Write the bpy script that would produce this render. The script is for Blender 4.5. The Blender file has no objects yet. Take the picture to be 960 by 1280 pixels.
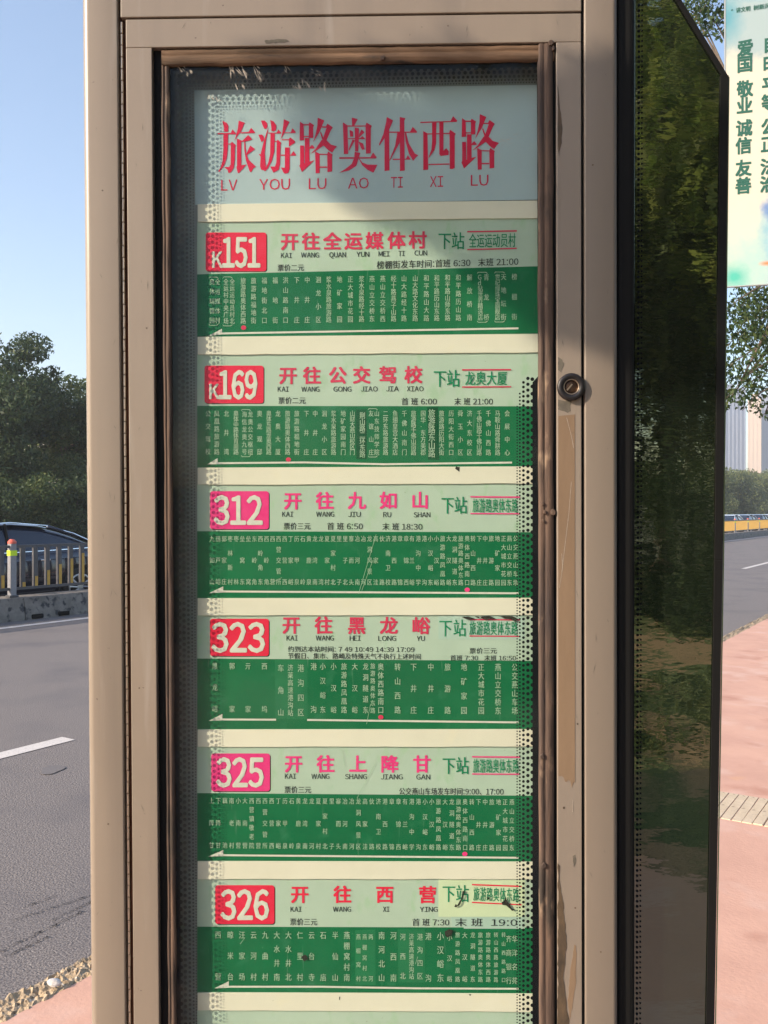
import bpy, bmesh, math, random
import numpy as np
from mathutils import Vector, Matrix, noise
random.seed(7)
rng = np.random.default_rng(11)
R = math.radians
SC = bpy.context.scene
COL = SC.collection

# ------------------------------------------------------------ camera
CAM_H = 1.60
F = 1107.0                      # focal length in photo pixels (photo 960 x 1280)
cam_d = bpy.data.cameras.new('camera')
cam_d.sensor_fit = 'VERTICAL'
cam_d.sensor_height = 24.0
cam_d.lens = 24.0 * F / 1280.0
cam_d.clip_start = 0.02
cam_d.clip_end = 5000
cam = bpy.data.objects.new('camera', cam_d)
cam.location = (0, 0, CAM_H)
cam.rotation_euler = (R(90), 0, 0)
COL.objects.link(cam)
SC.camera = cam

# ------------------------------------------------------------ sky and sun
SUN = Vector((-2.05, -1.0, 1.06)).normalized()          # direction towards the sun
elev = math.asin(SUN.z)
world = bpy.data.worlds.new('World')
SC.world = world
world.use_nodes = True
wn = world.node_tree.nodes
sky = wn.new('ShaderNodeTexSky')
sky.sky_type = 'NISHITA'
sky.sun_disc = False
sky.sun_elevation = elev
sky.sun_rotation = math.atan2(SUN.x, SUN.y)
sky.air_density = 1.0
sky.dust_density = 1.4
sky.ozone_density = 1.5
wn['Background'].inputs['Strength'].default_value = 0.15
world.node_tree.links.new(sky.outputs[0], wn['Background'].inputs['Color'])
sun_d = bpy.data.lights.new('sun', 'SUN')
sun_d.energy = 4.1
sun_d.angle = R(0.5)
sun_d.color = (1.0, 0.84, 0.66)
sun = bpy.data.objects.new('sun', sun_d)
sun.rotation_euler = (-SUN).to_track_quat('-Z', 'Y').to_euler()
sun.location = (0, 0, 30)
COL.objects.link(sun)
SC.view_settings.view_transform = 'Standard'
SC.view_settings.look = 'None'
SC.view_settings.gamma = 1
SC.view_settings.exposure = 0.98
SC.cycles.transparent_max_bounces = 24
SC.cycles.max_bounces = 8

# ------------------------------------------------------------ materials
def srgb(r, g, b):
    f = lambda c: (c / 255 / 12.92) if c / 255 <= 0.04045 else ((c / 255 + 0.055) / 1.055) ** 2.4
    return (f(r), f(g), f(b), 1)

def mat(name, col, rough=0.6, metal=0.0, col2=None, nscale=20, ndetail=6, stretch=(1, 1, 1), contrast=(0.35, 0.65),
        bump=0.0, bscale=None, bstretch=None, spec=0.5, coat=0.0, extra=None, trans=0.0):
    m = bpy.data.materials.new(name)
    m.use_nodes = True
    nt = m.node_tree
    b = nt.nodes['Principled BSDF']
    b.inputs['Base Color'].default_value = tuple(col[:3]) + (1,)
    b.inputs['Roughness'].default_value = rough
    b.inputs['Metallic'].default_value = metal
    b.inputs['Specular IOR Level'].default_value = spec
    b.inputs['Coat Weight'].default_value = coat
    tc = nt.nodes.new('ShaderNodeTexCoord')
    last = None
    if col2 is not None:
        mp = nt.nodes.new('ShaderNodeMapping')
        mp.inputs['Scale'].default_value = stretch
        nt.links.new(tc.outputs['Object'], mp.inputs[0])
        n = nt.nodes.new('ShaderNodeTexNoise')
        n.inputs['Scale'].default_value = nscale
        n.inputs['Detail'].default_value = ndetail
        n.inputs['Roughness'].default_value = 0.65
        nt.links.new(mp.outputs[0], n.inputs['Vector'])
        r = nt.nodes.new('ShaderNodeValToRGB')
        r.color_ramp.elements[0].position = contrast[0]
        r.color_ramp.elements[1].position = contrast[1]
        r.color_ramp.elements[0].color = tuple(col[:3]) + (1,)
        r.color_ramp.elements[1].color = tuple(col2[:3]) + (1,)
        nt.links.new(n.outputs['Fac'], r.inputs[0])
        last = r.outputs[0]
    for ex in (extra or []):        # (colour, scale, lo, hi, stretch): spots or stains laid over
        c3, s3, lo, hi, st = ex
        mp = nt.nodes.new('ShaderNodeMapping')
        mp.inputs['Scale'].default_value = st
        mp.inputs['Location'].default_value = (s3 * .37, 1.3, s3 * .11)
        nt.links.new(tc.outputs['Object'], mp.inputs[0])
        n = nt.nodes.new('ShaderNodeTexNoise')
        n.inputs['Scale'].default_value = s3
        n.inputs['Detail'].default_value = 5
        nt.links.new(mp.outputs[0], n.inputs['Vector'])
        mr = nt.nodes.new('ShaderNodeMapRange')
        mr.inputs['From Min'].default_value = lo
        mr.inputs['From Max'].default_value = hi
        nt.links.new(n.outputs['Fac'], mr.inputs[0])
        mx = nt.nodes.new('ShaderNodeMix')
        mx.data_type = 'RGBA'
        nt.links.new(mr.outputs[0], mx.inputs['Factor'])
        if last is None:
            mx.inputs['A'].default_value = tuple(col[:3]) + (1,)
        else:
            nt.links.new(last, mx.inputs['A'])
        mx.inputs['B'].default_value = tuple(c3[:3]) + (1,)
        last = mx.outputs['Result']
    if last is not None:
        nt.links.new(last, b.inputs['Base Color'])
    if bump:
        mp = nt.nodes.new('ShaderNodeMapping')
        mp.inputs['Scale'].default_value = bstretch or stretch
        nt.links.new(tc.outputs['Object'], mp.inputs[0])
        n = nt.nodes.new('ShaderNodeTexNoise')
        n.inputs['Scale'].default_value = bscale or nscale * 2
        n.inputs['Detail'].default_value = 5
        nt.links.new(mp.outputs[0], n.inputs['Vector'])
        bp = nt.nodes.new('ShaderNodeBump')
        bp.inputs['Strength'].default_value = 1.0
        bp.inputs['Distance'].default_value = bump
        nt.links.new(n.outputs['Fac'], bp.inputs['Height'])
        nt.links.new(bp.outputs[0], b.inputs['Normal'])
    return m

def leaf_mat(name, c1, c2, c3, thru=.3):
    m = bpy.data.materials.new(name)
    m.use_nodes = True
    nt = m.node_tree
    b = nt.nodes['Principled BSDF']
    b.inputs['Roughness'].default_value = 0.55
    b.inputs['Specular IOR Level'].default_value = 0.25
    g = nt.nodes.new('ShaderNodeNewGeometry')
    r = nt.nodes.new('ShaderNodeValToRGB')
    r.color_ramp.elements[0].color = tuple(c1) + (1,)
    r.color_ramp.elements[1].color = tuple(c3) + (1,)
    e = r.color_ramp.elements.new(0.5)
    e.color = tuple(c2) + (1,)
    nt.links.new(g.outputs['Random Per Island'], r.inputs[0])
    nt.links.new(r.outputs[0], b.inputs['Base Color'])
    tr = nt.nodes.new('ShaderNodeBsdfTranslucent')
    nt.links.new(r.outputs[0], tr.inputs['Color'])
    mx = nt.nodes.new('ShaderNodeMixShader')
    mx.inputs[0].default_value = thru
    nt.links.new(b.outputs[0], mx.inputs[1])
    nt.links.new(tr.outputs[0], mx.inputs[2])
    nt.links.new(mx.outputs[0], nt.nodes['Material Output'].inputs['Surface'])
    return m

BEIGE = mat('beige_paint', (.245, .200, .158), 0.36, col2=(.26, .215, .17), nscale=3, bump=0.0003, bscale=6,
            extra=[((.225, .185, .15), 900, .62, .7, (1, 1, 1)), ((.205, .170, .138), 3.2, .52, .78, (6, 6, .35)), ((.30, .26, .22), 7, .60, .75, (5, 5, .5)), ((.12, .09, .07), 150, .735, .75, (1, 1, 1))])
BEIGE_OLD = mat('beige_paint_worn', (.235, .195, .158), 0.42, col2=(.26, .215, .175), nscale=4, bump=0.0004, bscale=10,
                extra=[((.20, .165, .13), 22, .60, .72, (1, 1, .35))])
BEIGE_DIM = mat('beige_paint_less_lit', (.185, .152, .120), 0.45, col2=(.20, .163, .13), nscale=3, stretch=(1, 1, .3), bump=0.0003, bscale=6)  # weaker light on the right post, put into a darker beige
GAPM = mat('hinge_gap_rust', (.045, .02, .012), 0.8, col2=(.12, .05, .03), nscale=30, stretch=(1, 1, .4))
HINGE = mat('hinge_steel', (.78, .62, .46), 0.35, 0.5, col2=(.16, .08, .045), nscale=45, contrast=(.5, .66))
BLACKM = mat('black_trim_and_shade', (.012, .012, .012), 0.45)
GASKET = mat('brown_foam_gasket', (.040, .028, .025), 0.8, col2=(.135, .083, .056), nscale=9, stretch=(6, 6, .5),
             bump=0.0012, bscale=60, bstretch=(3, 3, .25),
             extra=[((.035, .026, .02), 26, .56, .66, (1, 1, .3)), ((.26, .18, .12), 40, .62, .72, (1, 1, .4))])
GASKET_TOP = mat('brown_foam_gasket_top', (.06, .036, .02), 0.8, col2=(.19, .11, .062), nscale=9, stretch=(.5, 6, 6),
                 bump=0.0012, bscale=60, bstretch=(.25, 3, 3),
                 extra=[((.035, .026, .02), 40, .6, .68, (.3, 1, 1))])
DOTM = mat('black_ceramic_print', (.006, .007, .010), 0.35)
CREAM = mat('cream_board', (.70, .63, .52), 0.55, col2=(.76, .68, .565), nscale=6,
            extra=[((.35, .27, .17), 240, .75, .79, (1, 1, 1)), ((.75, .66, .52), 25, .6, .75, (1, 1, 1))], bump=.0003, bscale=40)
PAPER = mat('title_paper', (.38, .455, .49), 0.5, col2=(.42, .49, .52), nscale=5,
            extra=[((.30, .30, .30), 260, .74, .79, (1, 1, 1))], bump=.0004, bscale=14)
MINT = mat('pale_mint_paper', (.41, .49, .40), 0.5, col2=(.45, .53, .435), nscale=9,
           extra=[((.25, .26, .18), 260, .735, .78, (1, 1, 1)), ((.38, .50, .36), 30, .58, .7, (2, 1, 1))], bump=.0004, bscale=18)
MINT2 = mat('pale_mint_paper_newer', (.385, .50, .43), 0.45, col2=(.42, .52, .45), nscale=12)
GREEN = mat('green_print', (.005, .122, .048), 0.5, spec=.3, col2=(.010, .150, .060), nscale=10,
            extra=[((.09, .20, .11), 300, .74, .78, (1, 1, 1)), ((.026, .165, .08), 35, .6, .75, (1, 1, 1)),
                   ((.06, .18, .10), 16, .66, .72, (9, 1, .8))], bump=.0004, bscale=20)
GREEN_DK = mat('green_patch', (.004, .07, .03), 0.5, col2=(.008, .085, .036), nscale=30)
GREEN_LT = mat('green_patch_light', (.014, .15, .065), 0.5, col2=(.022, .175, .075), nscale=30)
REDTXT = mat('red_ink', (.60, .03, .085), 0.5, col2=(.64, .05, .11), nscale=60)
CRIMSON = mat('crimson_ink', (.60, .012, .055), 0.5, col2=(.64, .02, .07), nscale=60)
MAGENTA = mat('magenta_ink', (.76, .035, .20), 0.5, col2=(.80, .06, .23), nscale=60)
BADGE_RED = mat('red_badge', (.72, .018, .055), 0.42, col2=(.76, .03, .075), nscale=60)
PINKLIP = mat('white_ink', (.70, .64, .57), 0.5, col2=(.60, .58, .51), nscale=120)
WHITE_INK = mat('pale_ink', (.42, .53, .40), 0.5, col2=(.27, .41, .27), nscale=200)
BLACK_INK = mat('dark_ink', (.018, .022, .022), 0.5, col2=(.04, .04, .04), nscale=200)
GREEN_INK = mat('green_ink', (.005, .19, .085), 0.5, col2=(.015, .24, .11), nscale=100)
SMUDGE = mat('black_smudge', (.02, .02, .018), 0.7, col2=(.05, .045, .035), nscale=200)
YELLOWP = mat('pale_yellow_sticker', (.56, .62, .41), 0.45, col2=(.60, .66, .45), nscale=14)
FILM_BROWN = mat('brown_film', (.20, .135, .085), 0.42, col2=(.24, .165, .105), nscale=14, stretch=(1, 1, .3), bump=.0004, bscale=30)
ADHESIVE = mat('dried_adhesive', (.085, .075, .06), 0.8, col2=(.15, .13, .10), nscale=60)
RUSTPEEL = mat('dark_brown_peel', (.045, .032, .022), 0.7, col2=(.12, .08, .045), nscale=50, stretch=(1, 1, .5))
SCRATCH = mat('pale_scratch', (.50, .44, .37), 0.6, col2=(.34, .29, .24), nscale=200)
BRASS = mat('worn_lock_metal', (.10, .055, .03), 0.45, 0.6, col2=(.015, .01, .01), nscale=90)
LOCKM = mat('lock_black', (.012, .010, .011), 0.42)
STEELEDGE = mat('bright_metal', (.42, .33, .25), 0.4, .9)

for m_ in (PAPER, CREAM, MINT, MINT2, GREEN, GREEN_DK, GREEN_LT, REDTXT, CRIMSON, MAGENTA, BADGE_RED, PINKLIP, WHITE_INK, BLACK_INK, GREEN_INK, YELLOWP, SMUDGE, DOTM, BLACKM, GAPM):
    b_ = m_.node_tree.nodes['Principled BSDF']
    b_.inputs['Specular IOR Level'].default_value = .08
    b_.inputs['Roughness'].default_value = .6

def glass_pane_mat():
    m = bpy.data.materials.new('clear_glass')
    m.use_nodes = True
    nt = m.node_tree
    nt.nodes.remove(nt.nodes['Principled BSDF'])
    out = nt.nodes['Material Output']
    tr = nt.nodes.new('ShaderNodeBsdfTransparent')
    tr.inputs[0].default_value = (.95, .985, .97, 1)
    gl = nt.nodes.new('ShaderNodeBsdfGlossy')
    gl.inputs['Roughness'].default_value = 0.03
    gl.inputs['Color'].default_value = (1, 1, 1, 1)
    lw = nt.nodes.new('ShaderNodeLayerWeight')
    lw.inputs['Blend'].default_value = 0.5
    pw = nt.nodes.new('ShaderNodeMath'); pw.operation = 'POWER'; pw.inputs[1].default_value = 5
    nt.links.new(lw.outputs['Facing'], pw.inputs[0])
    fr = nt.nodes.new('ShaderNodeMath'); fr.operation = 'MULTIPLY_ADD'; fr.inputs[1].default_value = .9; fr.inputs[2].default_value = .005
    nt.links.new(pw.outputs[0], fr.inputs[0])
    mx = nt.nodes.new('ShaderNodeMixShader')
    nt.links.new(fr.outputs[0], mx.inputs[0])
    nt.links.new(tr.outputs[0], mx.inputs[1])
    nt.links.new(gl.outputs[0], mx.inputs[2])
    df = nt.nodes.new('ShaderNodeBsdfDiffuse')
    df.inputs[0].default_value = (.62, .62, .60, 1)
    tc = nt.nodes.new('ShaderNodeTexCoord')
    n = nt.nodes.new('ShaderNodeTexNoise')
    n.inputs['Scale'].default_value = 9
    n.inputs['Detail'].default_value = 8
    nt.links.new(tc.outputs['Object'], n.inputs['Vector'])
    mr = nt.nodes.new('ShaderNodeMapRange')
    mr.inputs['From Min'].default_value = .4
    mr.inputs['From Max'].default_value = .8
    mr.inputs['To Min'].default_value = .002
    mr.inputs['To Max'].default_value = .013
    nt.links.new(n.outputs['Fac'], mr.inputs[0])
    m2 = nt.nodes.new('ShaderNodeMixShader')
    nt.links.new(mr.outputs[0], m2.inputs[0])
    nt.links.new(mx.outputs[0], m2.inputs[1])
    nt.links.new(df.outputs[0], m2.inputs[2])
    nt.links.new(m2.outputs[0], out.inputs['Surface'])
    return m
GLASS = glass_pane_mat()

def wing_mat():
    m = mat('dark_mirror_panel', (.006, .009, .006), 0.015, spec=1.0)
    nt = m.node_tree
    b = nt.nodes['Principled BSDF']
    b.inputs['IOR'].default_value = 3.1
    b.inputs['Specular IOR Level'].default_value = 0.5
    b.inputs['Specular Tint'].default_value = (.95, 1, .80, 1)
    tc = nt.nodes.new('ShaderNodeTexCoord')
    mp = nt.nodes.new('ShaderNodeMapping')
    mp.inputs['Scale'].default_value = (1, 1, 2.6)
    nt.links.new(tc.outputs['Object'], mp.inputs[0])
    n = nt.nodes.new('ShaderNodeTexNoise')
    n.inputs['Scale'].default_value = 14
    n.inputs['Detail'].default_value = 3.5
    nt.links.new(mp.outputs[0], n.inputs['Vector'])
    bp = nt.nodes.new('ShaderNodeBump')
    bp.inputs['Distance'].default_value = 0.00028
    nt.links.new(n.outputs['Fac'], bp.inputs['Height'])
    nt.links.new(bp.outputs[0], b.inputs['Normal'])
    return m
WING = wing_mat()

# ------------------------------------------------------------ object helpers
def tag(o, label=None, cat=None, group=None, kind=None):
    if label: o['label'] = label
    if cat: o['category'] = cat
    if group: o['group'] = group
    if kind: o['kind'] = kind
    return o

def empty(name, loc, label, cat, group=None, rz=0):
    o = bpy.data.objects.new(name, None)
    COL.objects.link(o)
    o.location = loc
    o.rotation_euler = (0, 0, rz)
    o.empty_display_size = .2
    return tag(o, label, cat, group)

def root_loc(parent):
    p = parent
    while p.parent: p = p.parent
    return Vector(p.location)

def build(name, verts, faces, m, parent=None, smooth=False, world_coords=False, bevel=0, subsurf=0):
    me = bpy.data.meshes.new(name)
    if world_coords and parent is not None:
        off = root_loc(parent)
        verts = [(v[0] - off.x, v[1] - off.y, v[2] - off.z) for v in verts]
    me.from_pydata([tuple(v) for v in verts], [], faces)
    me.materials.append(m)
    if smooth:
        me.shade_smooth()
    me.update()
    o = bpy.data.objects.new(name, me)
    COL.objects.link(o)
    if parent is not None: o.parent = parent
    if bevel:
        md = o.modifiers.new('bevel', 'BEVEL')
        md.width = bevel; md.segments = 3; md.limit_method = 'ANGLE'; md.angle_limit = R(40)
        md.harden_normals = False
    if subsurf:
        md = o.modifiers.new('sub', 'SUBSURF')
        md.levels = subsurf; md.render_levels = subsurf
    return o

class MB:
    """collects simple shapes into one mesh"""
    def __init__(s): s.v = []; s.f = []
    def add(s, verts, faces):
        k = len(s.v)
        s.v += [tuple(v) for v in verts]
        s.f += [tuple(i + k for i in f) for f in faces]
        return s
    def box(s, x0, y0, z0, x1, y1, z1):
        return s.add([(x0, y0, z0), (x1, y0, z0), (x1, y1, z0), (x0, y1, z0), (x0, y0, z1), (x1, y0, z1), (x1, y1, z1), (x0, y1, z1)],
                     [(0, 3, 2, 1), (4, 5, 6, 7), (0, 1, 5, 4), (1, 2, 6, 5), (2, 3, 7, 6), (3, 0, 4, 7)])
    def cyl(s, c, r, h, n=16, axis='z', r2=None):
        r2 = r if r2 is None else r2
        vs = []
        for k, (rr, hh) in enumerate(((r, 0), (r2, h))):
            for i in range(n):
                a = 2 * math.pi * i / n
                p = (rr * math.cos(a), rr * math.sin(a), hh)
                if axis == 'y': p = (p[0], p[2], p[1])
                if axis == 'x': p = (p[2], p[0], p[1])
                vs.append((c[0] + p[0], c[1] + p[1], c[2] + p[2]))
        fs = [(i, (i + 1) % n, n + (i + 1) % n, n + i) for i in range(n)] + [tuple(range(n))[::-1], tuple(range(n, 2 * n))]
        return s.add(vs, fs)
    def tube(s, pts, rad, n=8):
        pts = [Vector(p) for p in pts]
        if not isinstance(rad, (list, tuple)): rad = [rad] * len(pts)
        vs = []
        for i, p in enumerate(pts):
            t = (pts[min(i + 1, len(pts) - 1)] - pts[max(i - 1, 0)]).normalized()
            a = t.orthogonal().normalized(); b = t.cross(a)
            if i and (a.dot(pa) < 0.9):
                a = (pa - t * pa.dot(t)).normalized(); b = t.cross(a)
            pa = a
            for k in range(n):
                w = 2 * math.pi * k / n
                vs.append(p + (a * math.cos(w) + b * math.sin(w)) * rad[i])
        m_ = len(pts)
        fs = [(i * n + k, i * n + (k + 1) % n, (i + 1) * n + (k + 1) % n, (i + 1) * n + k) for i in range(m_ - 1) for k in range(n)]
        fs += [tuple(range(n))[::-1], tuple(range((m_ - 1) * n, m_ * n))]
        return s.add(vs, fs)
    def build(s, name, m, parent=None, **k):
        return build(name, s.v, s.f, m, parent, **k)

def copy_tree(o, parent=None):
    c = o.copy(); COL.objects.link(c)
    if parent is not None: c.parent = parent
    for ch in list(o.children): copy_tree(ch, c)
    return c

# ------------------------------------------------------------ the sign's own plane
SD = 1.19
RS = Matrix.Rotation(R(-1.0), 3, 'Z') @ Matrix.Rotation(R(0.79), 3, 'X') @ Matrix.Rotation(R(-0.22), 3, 'Y')
UX, NB, VZ = RS @ Vector((1, 0, 0)), RS @ Vector((0, 1, 0)), RS @ Vector((0, 0, 1))
C0 = Vector((0, SD, CAM_H))
EYE = Vector((0, 0, CAM_H))

def uv(px, py, dy=0.0):
    """photo point -> metres on the sign plane lying dy behind the door face"""
    d = Vector(((px - 480) / F, 1, (640 - py) / F))
    p0 = C0 + NB * dy
    t = (p0 - EYE).dot(NB) / d.dot(NB)
    q = EYE + d * t - p0
    return q.dot(UX), q.dot(VZ)
def P(u, v, dy=0.0):
    return C0 + UX * u + VZ * v + NB * dy
def S(px, py, dy=0.0):
    u, v = uv(px, py, dy)
    return P(u, v, dy)
def U(px): return uv(px, 640)[0]
def V(py, px=450): return uv(px, py)[1]

SIGN = empty('bus_stop_sign', (C0.x, C0.y + .08, 0.04), 'tall beige metal bus stop information cabinet with glazed hinged door and Chinese route list inside', 'bus stop sign')

def slab(name, m, u0, u1, v0, v1, d0, d1, parent=SIGN, bevel=0.0, label=None):
    vs = [P(u, v, d) for d in (d0, d1) for (u, v) in ((u0, v0), (u1, v0), (u1, v1), (u0, v1))]
    fs = [(0, 1, 2, 3), (7, 6, 5, 4), (4, 5, 1, 0), (5, 6, 2, 1), (6, 7, 3, 2), (7, 4, 0, 3)]
    o = build(name, vs, fs, m, parent, world_coords=True, bevel=bevel)
    if label: o['label'] = label
    return o

def prism_uv(name, m, pts, d0, d1, parent=SIGN, bevel=0, smooth=False, label=None):
    n = len(pts)
    area = sum(pts[i][0] * pts[(i + 1) % n][1] - pts[(i + 1) % n][0] * pts[i][1] for i in range(n))
    if area < 0: pts = pts[::-1]
    vs = [P(u, v, d0) for u, v in pts] + [P(u, v, d1) for u, v in pts]
    fs = [tuple(range(n)), tuple(range(n, 2 * n))[::-1]] + [(i, n + i, n + (i + 1) % n, (i + 1) % n) for i in range(n)]
    o = build(name, vs, fs, m, parent, world_coords=True, bevel=bevel)
    if label: o['label'] = label
    return o
def prism_px(name, m, pts, d0, d1, parent=SIGN, **k):
    return prism_uv(name, m, [uv(x, y, d0) for x, y in pts], d0, d1, parent, **k)

def ragged(pts, amp, step=6, seed=1):
    """roughens a pixel polygon"""
    rr = random.Random(seed); out = []
    for i, (x0, y0) in enumerate(pts):
        x1, y1 = pts[(i + 1) % len(pts)]
        n = max(1, int(math.hypot(x1 - x0, y1 - y0) / step))
        for k in range(n):
            t = k / n
            out.append((x0 + (x1 - x0) * t + rr.uniform(-amp, amp), y0 + (y1 - y0) * t + rr.uniform(-amp, amp)))
    return out

# -- cabinet shell
ZTOP, ZBOT = V(-900), V(2090)
def profile(name, m, prof, v0, v1, parent=SIGN, smooth=True):
    """prof: (u, depth) polyline, extruded along v"""
    n = len(prof); vs = []
    for v in (v0, v1):
        vs += [P(u, v, d) for u, d in prof]
    fs = [(i, i + 1, n + i + 1, n + i) for i in range(n - 1)]
    fs += [tuple(range(n))[::-1], tuple(range(n, 2 * n))]
    fs.append((n - 1, 0, n, 2 * n - 1))
    o = build(name, vs, fs, m, parent, world_coords=True)
    if smooth:
        o.data.shade_smooth()
        md = o.modifiers.new('edge', 'EDGE_SPLIT'); md.split_angle = R(35)
    return o
def arc(cx, cd, r, a0, a1, n=8):
    return [(cx + r * math.cos(R(a0 + (a1 - a0) * i / n)), cd - r * math.sin(R(a0 + (a1 - a0) * i / n))) for i in range(n + 1)]

uL0, uL1 = U(106.5), U(152)
r1 = .0105
profile('left_post', BEIGE, [(uL0, .16)] + arc(uL0 + r1, r1, r1, 180, 90) + arc(uL1 - .002, .002, .002, 90, 0, 4) + [(uL1, .16)], ZBOT, ZTOP)
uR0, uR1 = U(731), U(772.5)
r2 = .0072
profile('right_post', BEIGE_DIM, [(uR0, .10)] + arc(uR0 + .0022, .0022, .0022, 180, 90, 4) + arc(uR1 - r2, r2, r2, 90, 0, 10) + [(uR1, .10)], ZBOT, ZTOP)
slab('gap_liner', GAPM, U(151), U(163), ZBOT, ZTOP, .011, .014)
slab('gap_liner', BLACKM, U(728), U(734), ZBOT, ZTOP, .011, .014)
slab('back_panel', BEIGE, U(107), U(788), ZBOT, ZTOP, .162, .17)
vD = V(19.5, 445)                      # top of the door
gap = .0022
slab('head_panel', BEIGE, U(155.5), U(727.6), vD + gap, ZTOP, 0.0005, .02, bevel=.0012)
slab('gap_liner', BLACKM, U(163), U(728), vD - .006, vD + .01, .0215, .023)

# -- door rails
uD0, uD1 = U(161.5), U(727.4)
uW0, uW1 = U(193.8), U(696.5)
vW1 = V(55.2, 445); vW0 = V(1560)
vDb = V(1640)
DF = .0015
slab('door_rail', BEIGE, uD0, uD1, vW1, vD, DF, .019, bevel=.0011, label='top rail of the door')
slab('door_rail', BEIGE, uD0, uW0, vDb, vW1 - .0001, DF, .019, bevel=.0011, label='left rail of the door beside the piano hinge')
slab('door_rail', BEIGE_OLD, uW1, uD1, vDb, vW1 - .0001, DF, .019, bevel=.0011, label='right rail of the door with lock and torn brown film')
slab('door_rail', BEIGE, uW0 + .0001, uW1 - .0001, vDb, vW0, DF, .019, bevel=.0011, label='bottom rail of the door')
slab('lower_panel', BEIGE, uD0, uD1, ZBOT, vDb - gap, .0005, .02, bevel=.0012)
slab('foot_plate', BLACKM, U(90), U(800), ZBOT - .03, ZBOT, -.02, .19)

# -- piano hinge
hinge = slab('piano_hinge', GAPM, U(157), U(162), vDb, vD, .0085, .0105)
kn = MB().cyl((0, 0, 0), .00165, .0148, 10)
k0 = kn.build('hinge_knuckle', HINGE, hinge, smooth=False)
off = root_loc(SIGN)
vv = vD - .017
first = True
hr = random.Random(3)
while vv > V(1420):
    o = k0 if first else k0.copy()
    if not first: COL.objects.link(o); o.parent = hinge
    first = False
    q = P(U(155.6) + hr.uniform(-.00015, .00015), vv, .0048) - off
    o.location = q
    o.rotation_euler = (R(-.79), R(-.22) + hr.uniform(-.01, .01), 0)
    vv -= .0158

# -- gaskets (old brown foam, a little bowed)
def gasket(name, m, a, b, w0, w1, horizontal, dback, seed, label):
    """ridge strip from a to b; cross-section of 6 points; uneven edges"""
    rr = random.Random(seed)
    n = 90; vs = []; fs = []
    prof = [(0, .010), (0.05, .0045), (.16, .0036), (.34, .0042), (.40, .0052), (.46, .0040), (.80, .0036), (.86, .0046), (.97, .0044), (1, .010)]
    k = len(prof)
    for i in range(n + 1):
        t = i / n
        c = a + (b - a) * t
        wob = [.0012 * noise.noise(Vector((t * 22, j * 3.1, seed))) for j in range(2)]
        lo, hi = w0 + wob[0], w1 + wob[1]
        for (s_, d_) in prof:
            x = lo + (hi - lo) * s_
            dd = dback + d_ + .0007 * noise.noise(Vector((t * 60, s_ * 4, seed + 5)))
            vs.append(P(c, x, dd) if horizontal else P(x, c, dd))
    for i in range(n):
        for j in range(k - 1):
            q = (i * k + j, i * k + j + 1, (i + 1) * k + j + 1, (i + 1) * k + j)
            fs.append(q if horizontal is False else q[::-1])
    o = build(name, vs, fs, m, SIGN, smooth=True, world_coords=True)
    o['label'] = label
    return o
gT0 = V(79.5, 300)
slab('gasket_groove', BLACKM, uW0 + .0002, U(205), vW0, vW1, .0105, .0120)  # black strip stands in for the shade cast by the left rail
gasket('gasket', GASKET, vW0, vW1 - .0005, U(203.5), U(214), False, .0026, 4, 'left strip of brown foam around the glass')
gasket('gasket', GASKET, vW0, vW1 - .0005, U(674), U(693), False, -.0012, 9, 'right strip of brown foam around the glass')
gasket('gasket', GASKET_TOP, U(205), U(694.5), vW1 - .0006, V(76, 445), True, .0004, 14, 'top strip of brown foam around the glass')
slab('gasket_groove', BLACKM, U(692), U(697), vW0, vW1, .0085, .0095)
# torn foam ends and crumbs
cr = random.Random(12)
for (x, y, s_) in ((689, 53, 3.5), (692, 60, 2.6), (478, 72, 3.5), (678, 630, 2.2), (681, 640, 2.6), (679, 651, 2), (678, 946, 3), (680, 1082, 3), (692, 640, 3.5)):
    pts = [(x + s_ * (.6 + .5 * cr.random()) * math.cos(a * .785), y + 1.3 * s_ * (.5 + .6 * cr.random()) * math.sin(a * .785)) for a in range(8)]
    prism_px('foam_crumb', GASKET, pts, .0001 if x > 600 else .001, .006, bevel=.0006)

# -- interior box
BACKING = mat('dark_backing', (.17, .175, .17), .7, col2=(.22, .225, .215), nscale=12)
DSH = .0300      # depth of the sheets
DGL = .0100      # depth of the glass
slab('backing_board', BACKING, U(196), U(694), V(1600), V(50), DSH + .0012, DSH + .004)
slab('inner_wall', BLACKM, uW0 - .004, uW0 - .001, V(1600), V(40), .0195, DSH + .001)
slab('inner_wall', BLACKM, uW1 + .001, uW1 + .004, V(1600), V(40), .0195, DSH + .001)

glass = slab('glass_pane', GLASS, U(204), U(684), V(1580), V(62), DGL, DGL + .0004)

# -- dotted black border printed on the glass
ring = [(math.cos(2 * math.pi * i / 8), math.sin(2 * math.pi * i / 8)) for i in range(8)]
PXM = uv(481, 640)[0] - uv(480, 640)[0]
bd = MB()
DB = DGL + .0007
def disc(px, py, r):
    u, v = uv(px, py, DB)
    bd.add([P(u + r * PXM * c, v + r * PXM * s_, DB) for c, s_ in ring], [tuple(range(8))])
def quad_px(mb, pts, d):
    mb.add([S(x, y, d) for x, y in pts], [(0, 1, 2, 3)])
LEFTC = [(224, 2.7, 9.1), (229.5, 2.35, 7.3), (235, 1.9, 5.8), (239.6, 1.3, 4.4), (243.2, .95, 3.5)]
def lxo(y): return (y - 640) * .0040
quad_px(bd, [(202 + lxo(60), 62), (202 + lxo(1500), 1500), (223.5 + lxo(1500), 1500), (223.5 + lxo(60), 62)], DB)
for (x, r, p) in LEFTC:
    y = 90.
    while y < 1490:
        disc(x + lxo(y), y, r); y += p
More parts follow.
